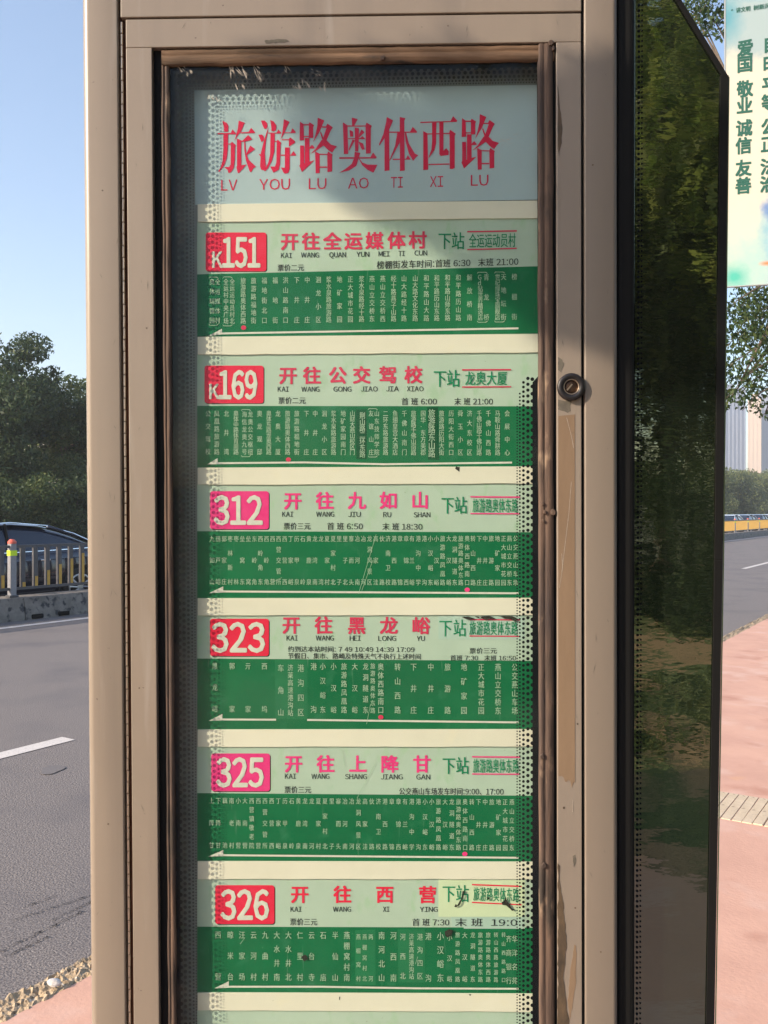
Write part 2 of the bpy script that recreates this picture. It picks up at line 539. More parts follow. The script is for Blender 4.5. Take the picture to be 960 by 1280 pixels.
# top band
def tyo(x): return -(x - 450) * .019
quad_px(bd, [(222, 66 + tyo(222)), (222, 88 + tyo(222)), (676, 88 + tyo(676)), (676, 66 + tyo(676))], DB + .00005)
for (yy, r, p) in ((88.2, 2.7, 9.1), (93.5, 2.35, 7.3), (99, 1.9, 5.8), (103.5, 1.3, 4.4), (107, .95, 3.5)):
    x = 231.
    while x < 672:
        disc(x, yy + tyo(x), r); x += p
# right band: only below the place where the outer film ends
quad_px(bd, [(665.6, 478), (665.6, 1500), (680, 1500), (680, 462)], DB)
quad_px(bd, [(671, 66), (672.5, 466), (682, 462), (682, 66)], DB + .0001)
for (x, r, p, ys) in ((665.4, 2.5, 9.1, 474), (659.9, 2.25, 7.3, 473), (654.3, 1.85, 5.8, 478), (649.8, 1.25, 4.4, 492), (646.4, .95, 3.5, 508)):
    y = ys
    while y < 1490:
        disc(x, y, r); y += p
border = bd.build('dotted_border', DOTM, glass, world_coords=True)
# crinkled clear tape scars on the glass near the top
tapes = MB()
tr_ = random.Random(5)
for (x, y, L, a) in [(287, 90, 22, 70), (303, 92, 26, 62), (322, 88, 24, 55), (326, 96, 18, 75), (300, 108, 12, 80), (382, 104, 14, 65),
                     (372, 108, 16, 50), (404, 108, 12, 60), (360, 88, 14, 68), (395, 90, 8, 40), (228, 84, 14, 50), (236, 93, 10, 60),
                     (262, 120, 10, 55), (271, 124, 8, 40), (636, 176, 12, 15), (628, 178, 7, 20), (645, 170, 6, 20)]:
    for k in range(5):
        x0 = x + tr_.uniform(-5, 5); y0 = y + tr_.uniform(-4, 4); l = L * tr_.uniform(.25, .8); aa = R(a + tr_.uniform(-18, 18))
        w = tr_.uniform(.25, .8)
        dx, dy = math.cos(aa) * l / 2, math.sin(aa) * l / 2
        quad_px(tapes, [(x0 - dx, y0 - dy), (x0 - w, y0 + w * .5), (x0 + dx, y0 + dy), (x0 + w, y0 - w * .5)], DGL - .0003)
tp = tapes.build('tape_scars', SCRATCH, glass, world_coords=True); tp['kind'] = 'stuff'

# ------------------------------------------------------------ lettering
_cache = {}
def glyph(ch, offc=0.0):
    k = (ch, offc)
    if k in _cache: return _cache[k]
    if len(ch) > 1 or 33 <= ord(ch) <= 126:
        vs, fs, pen = [], [], 0.0
        for c in ch:
            if c == ' ': pen += .30; continue
            asc = 33 <= ord(c) <= 126
            g, f = raw_glyph(chr(ord(c) + 0xFEE0) if asc else c)
            a = min(q[0] for q in g); b = max(q[0] for q in g)
            if asc: ox, adv = pen + .045 - a, b - a + .09
            else: ox, adv = pen, 1.0
            if c in ':.': ox += .05; adv += .1
            n = len(vs)
            vs += [(q[0] + ox, q[1]) for q in g]; fs += [tuple(i + n for i in t) for t in f]
            pen += adv
        _cache[k] = (vs, fs)
    else:
        _cache[k] = raw_glyph(ch)
    return _cache[k]
def raw_glyph(ch):
    offc = 0.0; k = (ch, 'raw')
    if k in _cache: return _cache[k]
    c = bpy.data.curves.new('lettering_source', 'FONT')
    c.body = ch; c.size = 1; c.resolution_u = 2; c.offset = offc
    o = bpy.data.objects.new('lettering_source', c)
    COL.objects.link(o)
    dg = bpy.context.evaluated_depsgraph_get()
    me = bpy.data.meshes.new_from_object(o.evaluated_get(dg))
    vs = [tuple(x.co[:2]) for x in me.vertices]
    fs = [tuple(p.vertices) for p in me.polygons]
    bpy.data.objects.remove(o); bpy.data.meshes.remove(me); bpy.data.curves.remove(c)
    _cache[k] = (vs, fs)
    return _cache[k]

class Ink:
    def __init__(s, d): s.v = []; s.f = []; s.d = d
    def _put(s, vs, fs):
        k = len(s.v)
        s.v += [S(x, y, s.d) for x, y in vs]
        s.f += [tuple(i + k for i in f) for f in fs]
    def cjk(s, ch, cx, cy, w, h, bold=0.0, slope=0.0):
        vs, fs = glyph(ch, 0)
        d0 = s.d
        shifts = [(0, 0)] if bold <= 0 else [(a_, b_) for a_ in (-bold, 0, bold) for b_ in (-bold * .8, bold * .8)] if bold > .015 else [(-bold, 0), (bold, 0)]
        for i, (ox, oy) in enumerate(shifts):
            s.d = d0 - i * .00002
            s._put([(cx + (x + ox - .5) * w, cy - (y + oy - .38) * h + (x - .5) * w * slope) for x, y in vs], fs)
        s.d = d0
    def fit(s, txt, x0, x1, cy0, cy1, h, offc=0.0, caps=False):
        if offc > .008:
            d0 = s.d; o_ = offc * h
            s.fit(txt, x0 - o_, x1 - o_, cy0, cy1, h, 0, caps); s.d = d0 - .00002
            s.fit(txt, x0 + o_, x1 + o_, cy0, cy1, h, 0, caps); s.d = d0
            return
        vs, fs = glyph(txt, 0)
        a = min(v[0] for v in vs); b = max(v[0] for v in vs)
        mid = .34 if caps else .38
        sx = (x1 - x0) / (b - a)
        s._put([(x0 + (x - a) * sx, cy0 + (cy1 - cy0) * (x - a) / (b - a) - (y - mid) * h) for x, y in vs], fs)
    def digits(s, txt, x0, x1, y0, y1, offc=.05):
        vs, fs = glyph(txt, 0)
        a = min(v[0] for v in vs); b = max(v[0] for v in vs); c = min(v[1] for v in vs); d = max(v[1] for v in vs)
        px_ = (x1 - x0) / (b - a); th = 1.25 if offc > .04 else .7
        d0 = s.d
        for i in range(9):
            ox, oy = (0, 0) if i == 8 else (th * math.cos(i * math.pi / 4), th * .8 * math.sin(i * math.pi / 4))
            s.d = d0 - i * .00002
            s._put([(x0 + th + ox + (x - a) * (x1 - x0 - 2 * th) / (b - a), y1 - th + oy - (y - c) * (y1 - y0 - 2 * th) / (d - c)) for x, y in vs], fs)
        s.d = d0
    def poly(s, pts):
        s._put(pts, [tuple(range(len(pts)))])
    def line(s, x0, y0, x1, y1, t):
        s.poly([(x0, y0 - t / 2), (x0, y0 + t / 2), (x1, y1 + t / 2), (x1, y1 - t / 2)])
    def build(s, name, m, parent, label=None):
        if not s.v: return None
        # make every face look towards the viewer
        o = build(name, s.v, s.f, m, parent, world_coords=True)
        if label: o['label'] = label
        return o

# -- title sheet with brush-like song characters
title = prism_px('title_sheet', PAPER, [(243, 113), (672, 106), (674, 249.5), (247, 256), (244, 256)], DSH - .0002, DSH + .0006)
title['label'] = 'pale grey title sheet with large red characters and pinyin'
ti = Ink(DSH - .0006)
STR = {
 '旅': (270, [[(100,135),(165,165),(190,215),(185,300),(125,300),(118,220),(100,160)],
   [(112,320),(185,320),(180,560),(165,700),(130,800),(90,860),(45,915),(35,905),(75,830),(100,740),(112,560)],
   [(25,320),(225,318),(250,265),(305,325),(300,340),(25,340)],
   [(180,480),(225,480),(240,450),(300,505),(290,540),(285,740),(270,850),(230,915),(190,930),(175,880),(125,840),(200,835),(222,800),(225,495),(180,495)],
   [(345,130),(440,165),(420,200),(385,290),(320,370),(280,445),(300,370),(335,240)],
   [(375,308),(495,305),(535,240),(595,310),(590,322),(370,325)],
   [(318,400),(400,440),(490,350),(555,420),(470,445),(385,455),(385,810),(465,800),(345,935),(330,925),(310,835),(320,820)],
   [(430,450),(445,450),(460,640),(520,510),(595,565),(470,655),(500,730),(610,835),(570,855),(535,920),(515,910),(455,740),(430,570)]]),
 '游': (320, [[(75,130),(130,130),(170,170),(175,215),(160,255),(125,255),(100,200)],
   [(35,345),(95,345),(120,385),(120,430),(85,460),(65,420)],
   [(185,235),(190,235),(150,450),(135,620),(150,850),(130,890),(80,880),(62,830),(70,680),(40,640),(70,640),(120,440)],
   [(215,120),(270,145),(310,205),(305,270),(275,295),(235,290),(230,200)],
   [(185,315),(315,315),(340,265),(385,315),(385,328),(185,328)],
   [(220,330),(285,330),(280,600),(240,750),(180,860),(135,905),(125,895),(190,760),(215,640)],
   [(280,445),(320,440),(330,420),(385,470),(375,500),(365,800),(345,880),(265,925),(215,830),(290,830),(310,770),(315,455),(280,455)],
   [(425,110),(510,150),(470,230),(420,340),(370,425),(400,320),(415,200)],
   [(430,310),(530,310),(555,245),(605,305),(600,320),(430,322)],
   [(390,415),(500,415),(520,385),(595,445),(590,470),(500,530),(500,430),(390,430)],
   [(440,540),(515,540),(512,870),(490,930),(440,940),(420,925),(380,845),(440,850)],
   [(375,650),(530,652),(570,595),(610,650),(605,665),(375,665)]]),
 '路': (370, [[(60,145),(115,185),(122,430),(55,435)],
   [(115,185),(195,185),(205,155),(275,200),(262,230),(262,395),(195,395),(195,205),(115,205)],
   [(120,363),(195,363),(195,379),(120,379)],
   [(135,395),(205,395),(205,540),(245,495),(285,545),(280,557),(205,559),(205,755),(280,735),(90,915),(50,820),(62,800),(62,510),(122,512),(125,780),(135,780)],
   [(330,85),(430,130),(405,190),(360,300),(260,465),(300,330),(325,210)],
   [(385,220),(455,220),(480,175),(560,235),(530,280),(465,430),(530,495),(625,525),(590,560),(550,620),(490,580),(420,510),(290,600),(220,640),(300,560),(380,440),(400,420),(365,310),(380,300),(415,390),(465,240),(385,235)],
   [(290,600),(360,635),(360,930),(300,935)],
   [(360,635),(475,640),(490,600),(560,650),(550,670),(550,905),(480,915),(475,655),(360,652)],
   [(360,830),(475,830),(475,850),(360,850)]]),
 '奥': (420, [[(240,85),(330,110),(275,210),(245,212)],
   [(105,155),(175,205),(185,640),(120,640)],
   [(175,205),(450,205),(465,160),(545,210),(530,245),(530,630),(455,635),(450,222),(175,222)],
   [(285,235),(350,250),(340,600),(290,600)],
   [(205,270),(260,300),(262,375),(215,375)], [(390,265),(435,310),(345,395),(355,330)],
   [(400,365),(440,400),(440,414),(185,414),(185,400),(370,398)],
   [(250,420),(290,430),(200,590),(190,575)], [(345,450),(410,480),(440,570),(395,575),(360,500)],
   [(50,690),(525,688),(565,615),(620,690),(610,707),(50,714)],
   [(285,605),(370,625),(345,700),(310,820),(200,890),(50,925),(140,870),(240,790),(280,690)],
   [(355,705),(400,770),(480,800),(630,805),(570,925),(480,880),(400,810),(350,720)]]),
 '体': (470, [[(165,75),(260,130),(200,270),(205,890),(130,900),(130,400),(50,515),(45,490),(110,340),(155,150)],
   [(190,299),(520,299),(560,225),(625,300),(620,316),(190,316)],
   [(360,75),(450,95),(430,130),(438,890),(365,900),(362,100)],
   [(325,310),(375,310),(360,470),(210,745),(205,730),(290,520)],
   [(440,310),(460,320),(500,480),(590,630),(645,660),(610,690),(565,745),(500,630),(450,450)],
   [(255,713),(455,713),(485,655),(530,725),(255,731)]]),
 '西': (520, [[(65,150),(525,138),(565,60),(630,135),(620,150),(65,168)],
   [(110,290),(175,325),(185,880),(110,885)],
   [(175,327),(505,319),(520,270),(605,330),(590,360),(590,850),(550,870),(515,865),(510,336),(175,343)],
   [(245,165),(310,160),(305,480),(280,580),(195,700),(190,690),(235,570),(245,450)],
   [(355,155),(418,155),(418,590),(460,550),(500,600),(495,655),(375,670),(355,640)],
   [(190,791),(510,784),(510,801),(190,809)]]),
}
def song(polys, x0, ox=0, oy=0):
    for i, pg in enumerate(polys):
        ti.d = DSH - .0006 - .00002 * (i % 4)
        ti.poly([(x0 + (x + ox) / 12.19, 140 + (y + oy) / 12.19) for x, y in pg])
for ch in '旅游路奥体西':
    ti = Ink(DSH - .0006); song(STR[ch][1], STR[ch][0]); ti.build('title_character', CRIMSON, title)
ti = Ink(DSH - .0006); song(STR['路'][1], 570, 32, -54); ti.build('title_character', CRIMSON, title)
for (t, xa, xb, cy) in (('LV', 276.5, 296.5, 232), ('YOU', 324, 362.5, 231), ('LU', 386, 408, 230.3), ('AO', 435, 461, 229.6), ('TI', 488.5, 503.5, 228.6), ('XI', 537.5, 554, 227.6), ('LU', 588.5, 610.5, 226)):
    tp2 = Ink(DSH - .0006); tp2.fit(t, xa, xb, cy, cy - .4, 18.2, offc=-.006, caps=True); tp2.build('pinyin_syllable', CRIMSON, title)


# -- route sheets
def lerp(a, b, x, x0=250., x1=645.): return a + (b - a) * (x - x0) / (x1 - x0)
def rrect(x0, y0, x1, y1, r=3.2, sk=0.0):
    pts = []
    for cx, cy, a0 in ((x1 - r, y0 + r, -90), (x1 - r, y1 - r, 0), (x0 + r, y1 - r, 90), (x0 + r, y0 + r, 180)):
        for i in range(4):
            a = R(a0 + 30 * i)
            x = cx + r * math.cos(a); pts.append((x, cy + r * math.sin(a) + sk * (x - x0)))
    return pts

XR_FULL, XR_CUT = 672.5, 672.5
def route(name_label, top, split, bottom, badge, kdig, title_chars, pinyin, small, nexts, line, dots, cols, colw, redmat, badgemat, tband, stickers=(), seed=1, inkm=None):
    """top/split/bottom are (left y, right y) pairs at x 250 and x 645"""
    XL, XR = 246.5, 672.5
    Y = lambda pr, x: lerp(pr[0], pr[1], x)
    sh = prism_px('route_sheet', MINT, [(XL, Y(top, XL)), (XR, Y(top, XR)), (XR, Y(split, XR)), (XL, Y(split, XL))], DSH - .0002, DSH + .0006)
    sh['label'] = name_label
    gb = prism_px('green_band', GREEN, [(XL, Y(split, XL)), (XR, Y(split, XR)), (XR, Y(bottom, XR)), (XL, Y(bottom, XL))], DSH - .0003, DSH + .0006, parent=sh)
    (bx0, by0, bx1, by1) = badge
    prism_px('badge_shadow', BLACK_INK, rrect(bx0 + 1.2, by0 + 1.2, bx1 + 1.2, by1 + 1.0), DSH - .00025, DSH - .0002, parent=sh)
    prism_px('number_badge', badgemat, rrect(bx0, by0, bx1, by1), DSH - .0008, DSH - .0003, parent=sh)
    ink = Ink(DSH - .0012)
    for it in kdig: ink.digits(*it)
    ink.build('route_number', PINKLIP, sh)
    ink = Ink(DSH - .0006)
    for (ch, cx, cy) in title_chars: ink.cjk(ch, cx, cy, 23.0, 22.6, .028)
    ink.build('destination_characters', redmat, sh)
    for (t, cx, cy) in pinyin:
        ink = Ink(DSH - .0006)
        w = 3.05 * len(t) + (1 if 'W' in t or 'G' in t else 0) + (.6 if len(t) > 2 else 0); w *= 1.62
        if t.endswith('I'): w -= 2.2
        ink.fit(t, cx - w / 2, cx + w / 2, cy, cy, 8.6, offc=.012, caps=True)
        ink.build('pinyin_syllable', BLACK_INK, sh)
    for (t, xa, xb, ya, yb, h) in small:
        ink = Ink(DSH - .0006)
        ink.fit(t, xa, xb, ya, yb, h, offc=.012)
        ink.build('small_print', BLACK_INK, sh)
    # next stop
    (xs1, xs2, ys, box, bxa, bxb, yb_, l0, l1, lx0, lx1) = nexts
    for st in stickers:
        prism_px(st[0], st[1], st[2], DSH - .0005, DSH - .0003, parent=sh)
    dS = DSH - .0009
    ink = Ink(dS)
    ink.cjk('下', xs1, ys, 17, 23, .014); ink.cjk('站', xs2, ys, 17, 23, .014)
    n = len(box)
    for i, ch in enumerate(box):
        cx = bxa + (bxb - bxa) * (i + .5) / n
        ink.cjk(ch, cx, lerp(yb_[0], yb_[1], cx, 585, 645), (bxb - bxa) / n * .98, 18.5, .014)
    ink.build('next_stop_characters', GREEN_INK, sh)
    ink = Ink(dS)
    ink.line(lx0, l0[0], lx1, l0[1], 1.7); ink.line(lx0, l1[0], lx1, l1[1], 1.5)
    ink.build('next_stop_rule', redmat, sh)
    # arrow and line
    ink = Ink(DSH - .0007)
    (tx, ty, px_, py_, segs) = line
    y_at = lambda x: lerp(segs[0][1], segs[-1][3], x, segs[0][0], segs[-1][2])
    wob = lambda x: 0
    ink.poly([(tx, ty + 1), (px_, py_), (px_, y_at(px_) + 1.2)])
    for (xa, ya, xb, yb) in segs:
        N = 8
        for i in range(N):
            a_, b_ = xa + (xb - xa) * i / N, xa + (xb - xa) * (i + 1) / N
            ink.line(a_, lerp(ya, yb, a_, xa, xb), b_, lerp(ya, yb, b_, xa, xb), 2.3)
    ink.build('direction_arrow', PINKLIP, sh)
    ink = Ink(DSH - .0011)
    for (x, y) in dots:
        ink.poly([(x + 3.3 * math.cos(R(a)), y + 2.8 * math.sin(R(a))) for a in range(0, 360, 30)])
    ink.build('stop_marker', redmat, sh)
    # station columns
    ink = Ink(DSH - .0010)
    for c in cols:
        x, txt = c[0], c[1]
        w = c[2] if len(c) > 2 and c[2] else colw
        sh_ = c[3] if len(c) > 3 else (0, 0)
        ta, tb = lerp(tband[0][0], tband[0][1], x) + sh_[0], lerp(tband[1][0], tband[1][1], x) + sh_[1]
        chars = list(txt); n = len(chars)
        h = min(w * 1.28, (tb - ta) / n * 1.12)
        for i, ch in enumerate(chars):
            if ch == '_' : continue
            cy = (ta + tb) / 2 if n == 1 else ta + h * .46 + (tb - ta - h * .92) * i / (n - 1)
            ink.cjk(ch, x, cy, w * 1.06, h * 1.02, .012)
        if len(c) > 4:   # bracket marks above and below
            bw = c[4]
            for (yy, dd) in ((ta - 2.0, 1.6), (tb + 2.0, -1.6)):
                ink.poly([(x - 4, yy + dd), (x - 2.6, yy), (x + bw - 2.6, yy), (x + bw, yy + dd), (x + bw, yy + dd * .5), (x + bw - 2, yy - dd * .45), (x - 3, yy - dd * .45), (x - 4, yy + dd * .5)])
    ink.build('station_names', inkm or WHITE_INK, sh)
    return sh

XN = lambda xs, s_: list(zip(xs, s_))
names151 = [(265, '奥体瑞锦园', 6.2, (1, -1), 8), (272, '全运媒体村', 6.2, (1, -1)), (282.5, '全运村中央广场', 6.2, (1, 0), 8), (290.2, '全运运动员村北', 6.2, (1, 0)), (304, '旅游路奥体西路'), (317, '旅游路福地街'), (330.5, '福地街北口'),
   (344, '福地街'), (357, '洪山路南口'), (371, '下井庄'), (384, '中井庄'), (398, '洄龙小区'), (411, '浆水泉路旅游路'), (424.5, '地矿家园'), (438, '正大城市花园'),
   (452, '浆水泉路经十路'), (465, '燕山立交桥东'), (478.5, '燕山立交桥西'), (492, '经十路燕子山路'), (505, '山大路经十路'), (519, '山大路文化东路'), (533, '和平路山大路'),
   (546, '和平路历山东路'), (559.5, '和平路山师东路'), (573, '和平路历山路'), (587, '解放桥南'), (600.5, 'Gd钻世界精选店', 6.2, (0, 0), 9), (608, '青龙桥'), (622, '世纪缘珠宝旗舰店', 6.2, (0, 0), 9), (629.5, '天地坛街'), (643, '榜棚街')]
names151 = [((c[0], list(c[1])) if 0 else c) for c in names151]
route('K151 route sheet, half in shade', (277.3, 272.7), (342.9, 333.5), (421, 417.4), (257, 290.6, 333, 339),
      [('K', 265, 278.5, 314, 335, .03), ('151', 277.5, 325.5, 296, 335.5, .055)],
      list(zip('开往全运媒体村', (362, 388.5, 415.3, 441.6, 468, 495.6, 522), (301.8, 301.6, 301.4, 301.1, 300.8, 300.4, 299.9))),
      [('KAI', 358, 319.5), ('WANG', 387.5, 319), ('QUAN', 422, 318.7), ('YUN', 453.5, 318), ('MEI', 480, 317.5), ('TI', 502, 317), ('CUN', 526, 316.4)],
      [('票价二元', 347, 380, 334.8, 334.4, 9.2), ('榜棚街发车时间:首班 6:30   末班 21:00', 471, 648, 331.3, 326.8, 10.8)],
      (556, 572.5, 301, '全运运动员村', 586, 645, (301, 300), (289.6, 288.6), (312, 310.4), 584, 646),
      (260, 419, 277.5, 411, [(277, 416.8, 648, 410.4)]), [(304.5, 409.5)],
      names151, 6.6, REDTXT, BADGE_RED, ((348, 342), (405.5, 399.8)))
route('K169 route sheet with two dark green correction strips', (443.4, 440.7), (507.3, 507.8), (584.5, 583), (255.6, 457, 329.4, 504),
      [('K', 261.5, 274, 479.5, 499, .02), ('169', 273, 322, 462, 500, .055)],
      list(zip('开往公交驾校', (360, 390, 422, 452, 484.8, 516.7), (469.3, 469.2, 469, 468.8, 468.6, 468.4))),
      [('KAI', 354, 486.7), ('WANG', 388, 486.7), ('GONG', 428, 486.6), ('JIAO', 461.6, 486.4), ('JIA', 490.5, 486.2), ('XIAO', 519, 486.2)],
      [('票价二元', 348, 382, 500.6, 500.6, 9.2), ('首 班 6:00', 502, 546, 501.8, 501.8, 9.8), ('末 班 21:00', 568, 616, 501.8, 501.8, 9.8)],
      (550, 566.5, 473, '龙奥大厦', 581, 634.5, (473, 472.6), (462.3, 462), (483.8, 483.4), 577.5, 639),
      (259, 579.5, 272, 572.5, [(272, 579, 380, 578), (380, 578, 480, 580.3), (480, 580.3, 640, 578.2)]), [(360.5, 574.5)],
      [(260, '公交驾校'), (271, '凤凰路旅游路'), (283, '北井湾'), (295, '奥体中路体育南路'), (305.5, '海信龙奥九号', 6.2, (1, 0), 8), (313, '龙奥公交枢纽', 6.2, (1, 0)), (324.5, '奥龙观邸'), (336, '奥体东路龙奥西路'), (347.5, '龙奥大厦'), (359.5, '旅游路奥体西路'), (371, '旅游路福地街'), (383, '下井庄'), (394, '中井庄'), (405.5, '洄龙小区'), (417, '浆水泉路旅游路'), (429, '地矿家园南门'), (440.5, '山财大燕山校区门'), (453, '荆山路二环东路', 7, (2, 3)), (464, '友谊山庄', 6.2, (0, 0), 8), (471, '山东技师学院', 6.2), (482, '二环东路旅游路'), (494, '鱼翅皇宫大酒店'), (505.5, '千佛山南门'), (517, '旅游路千佛山南路'), (529, '国华·东方美郡'), (539.7, '旅游路东山路', 8.6, (-1.5, 2.5)), (552, '旅游路历阳大街'), (564, '历阳大街西口'), (575.5, '舜玉小区'), (587, '济大东校区'), (599, '千佛山路千佛山路'), (610.5, '千佛山西路'), (622, '马鞍山路舜耕路'), (634, '会展中心')],
      6.4, REDTXT, BADGE_RED, ((513.3, 513), (568.3, 569.4)),
      stickers=[('correction_strip', GREEN_DK, [(445, 512), (458, 511.5), (458.5, 574), (445.5, 574)]), ('correction_strip', GREEN_DK, [(534, 509), (547.5, 509), (549, 575), (535, 574.5)])])
n312 = ['九如山', '葫芦峪', '郭家庄', '枣林新村', '枣林', '垒窝东', '垒窝', '东岭角', '西岭角东', '西岭角', '西营', '西营交管所', '西营西', '丁家峪', '历甲泉', '石岭', '黄鹿泉', '龙湾南', '龙湾', '夏家村', '夏家村北', '里子', '里子北', '寨而头', '冶河南', '冶河']
c312 = [(265 + 7.57 * i, t) for i, t in enumerate(n312)] + [(450 + X / 4.174, t) for X, t in ((50, '龙洞风景区'), (82, '高家洼'), (115, '伙路'), (146, '济南卫校'), (178, '港西路'), (209, '章锦'), (241, '章锦西'), (271, '有兰峪'), (304, '港沟中学'), (336, '港沟'), (368, '小汉峪东'), (399, '小汉峪'), (431, '旅游路凤凰路'), (463, '大汉峪'), (494, '龙洞隧道东'), (526, '旅游路奥体东路'), (559, '奥体西路南口'), (590, '转山西路'), (622, '下井庄'), (653, '中井庄'), (685, '旅游路'), (717, '地矿家园'), (749, '正大城市花园'), (780, '燕山立交桥东'), (812, '公交燕山车场'))]
route('312 route sheet with magenta number badge', (606, 604.4), (664, 665.2), (747.8, 747.4), (262.5, 614, 336, 661.5),
      [('312', 267, 328.5, 618.5, 657, .055)],
      list(zip('开往九如山', (366, 406, 446, 485.5, 525), (626, 625.8, 625.6, 625.4, 625.2))),
      [('KAI', 359.5, 643), ('WANG', 406.5, 643), ('JIU', 443, 643.2), ('RU', 484, 643.5), ('SHAN', 527.5, 643.7)],
      [('票价三元', 354.6, 388, 657.7, 657.7, 9.4), ('首 班 6:50', 409, 453.5, 657.7, 657.9, 9.8), ('末 班 18:30', 478, 528, 658.2, 658.4, 9.8)],
      (559.6, 576, 631.5, '旅游路奥体东路', 590.5, 647.5, (632, 632), (621, 621.4), (642, 642.2), 588, 650),
      (261, 740.5, 279, 733, [(279, 739.3, 648, 741.6)]), [(584, 737.2)], c312, 6.2, MAGENTA, MAGENTA, ((670, 669.5), (730.6, 732)))
route('323 route sheet with patched green panel', (769.2, 769), (823.2, 826), (912, 911.7), (262.5, 773.5, 336, 820),
      [('323', 264, 331.5, 777, 816.5, .055)],
      list(zip('开往黑龙峪', (364, 404.5, 445.8, 486, 526), (781.3, 781.5, 781.7, 781.9, 782))),
      [('KAI', 365, 797.8), ('WANG', 406, 797.8), ('HEI', 444, 798), ('LONG', 484, 798.2), ('YU', 526, 798.4)],
      [('约到达本站时间: 7 49 10:49 14:39 17:09', 360, 518, 811.3, 812, 8), ('节假日、集市、路崎及特殊天气不执行上述时间', 360, 526, 819.7, 820.8, 8), ('票价三元', 587, 621, 813.4, 813.4, 7.8), ('首班 7:30   末班 16:50', 563, 645, 822.3, 822.6, 7.6)],
      (557, 574.7, 785, '旅游路奥体东路', 586.5, 647.5, (785, 785.5), (774.5, 774.8), (795, 795.4), 587, 650),
      (261, 900, 278, 892.5, [(278, 899.3, 345, 899.6), (384, 899.9, 648, 903)]), [(476, 896.5)],
      [(268.5, '黑龙峪'), (290, '郭家'), (310, '亓家'), (330.5, '西坞'), (351, '车角山', 7.6, (2, 4)), (363, '济莱高速港沟站', 6.8, (2, 4)), (376, '港沟四区', 7.8, (2, 4)), (392, '港沟', 7.4), (403.5, '小汉峪东'), (417, '小汉峪'), (430, '旅游路凤凰路'), (443.5, '大汉峪'), (457, '龙洞隧道东'), (466, '旅游路奥体东路', 6), (476, '奥体西路南口', 7.4), (497, '转山西路', 7.6), (517, '下井庄', 7.6), (538.5, '中井庄', 7.6), (559.5, '旅游路', 7.6), (580, '地矿家园', 7.6), (601.5, '正大城市花园', 7.6), (622.5, '燕山立交桥东', 7.6), (643.5, '公交燕山车场', 7.6)],
      7.0, REDTXT, BADGE_RED, ((828.3, 829.6), (890, 893)),
      stickers=[('correction_strip', GREEN_LT, [(343.5, 825), (384, 825.5), (384.5, 899), (344, 898.5)]), ('next_stop_sticker', MINT2, [(548, 769.6), (656, 769.6), (656, 799.8), (548, 799.3)])])
n325 = ['上降甘', '下降甘', '藕池', '南老村', '小南营', '大南营', '西营镇敬老院', '西营', '西营交管所', '西营西', '丁家峪', '历甲泉', '石岭', '黄鹿泉', '龙湾南', '龙河', '夏家村', '夏家村北', '里子', '寨而头', '冶河南', '冶河', '龙洞风景区', '高家洼', '伙路', '济南卫校', '港西路', '章锦', '章锦西', '有兰峪', '港沟中学', '港沟', '小汉峪东', '小汉峪', '旅游路凤凰路', '大汉峪', '龙洞隧道东', '旅游路奥体东路', '奥体西路南口', '转山西路', '下井庄', '中井庄', '旅游路', '地矿家园', '正大城市花园', '燕山立交桥东']
route('325 route sheet with square magenta badge', (933.6, 933.5), (991.4, 994.5), (1076.7, 1077.5), (264, 942, 337.4, 989),
      [('325', 270, 330, 946, 985, .055)],
      list(zip('开往上降甘', (367, 407, 447.4, 487, 527.5), (954.7, 954.8, 954.9, 955, 955))),
      [('KAI', 363, 970.5), ('WANG', 400.5, 970.7), ('SHANG', 445, 971), ('JIANG', 489.7, 971.3), ('GAN', 529, 971.5)],
      [('票价三元', 355.7, 389, 987, 987.2, 9.2), ('公交燕山车场发车时间:9:00、17:00', 499, 629.5, 989, 989.6, 9.6)],
      (561, 578, 957, '旅游路奥体东路', 591, 648.5, (957.3, 957.6), (946, 946.4), (967.5, 967.8), 590, 650),
      (260, 1069.8, 279, 1062.5, [(279, 1069, 648, 1072.2)]), [(581, 1067.5)],
      [(264.5 + 8.34 * i, t) for i, t in enumerate(n325)], 6.2, MAGENTA, MAGENTA, ((997, 999), (1060, 1063.5)))
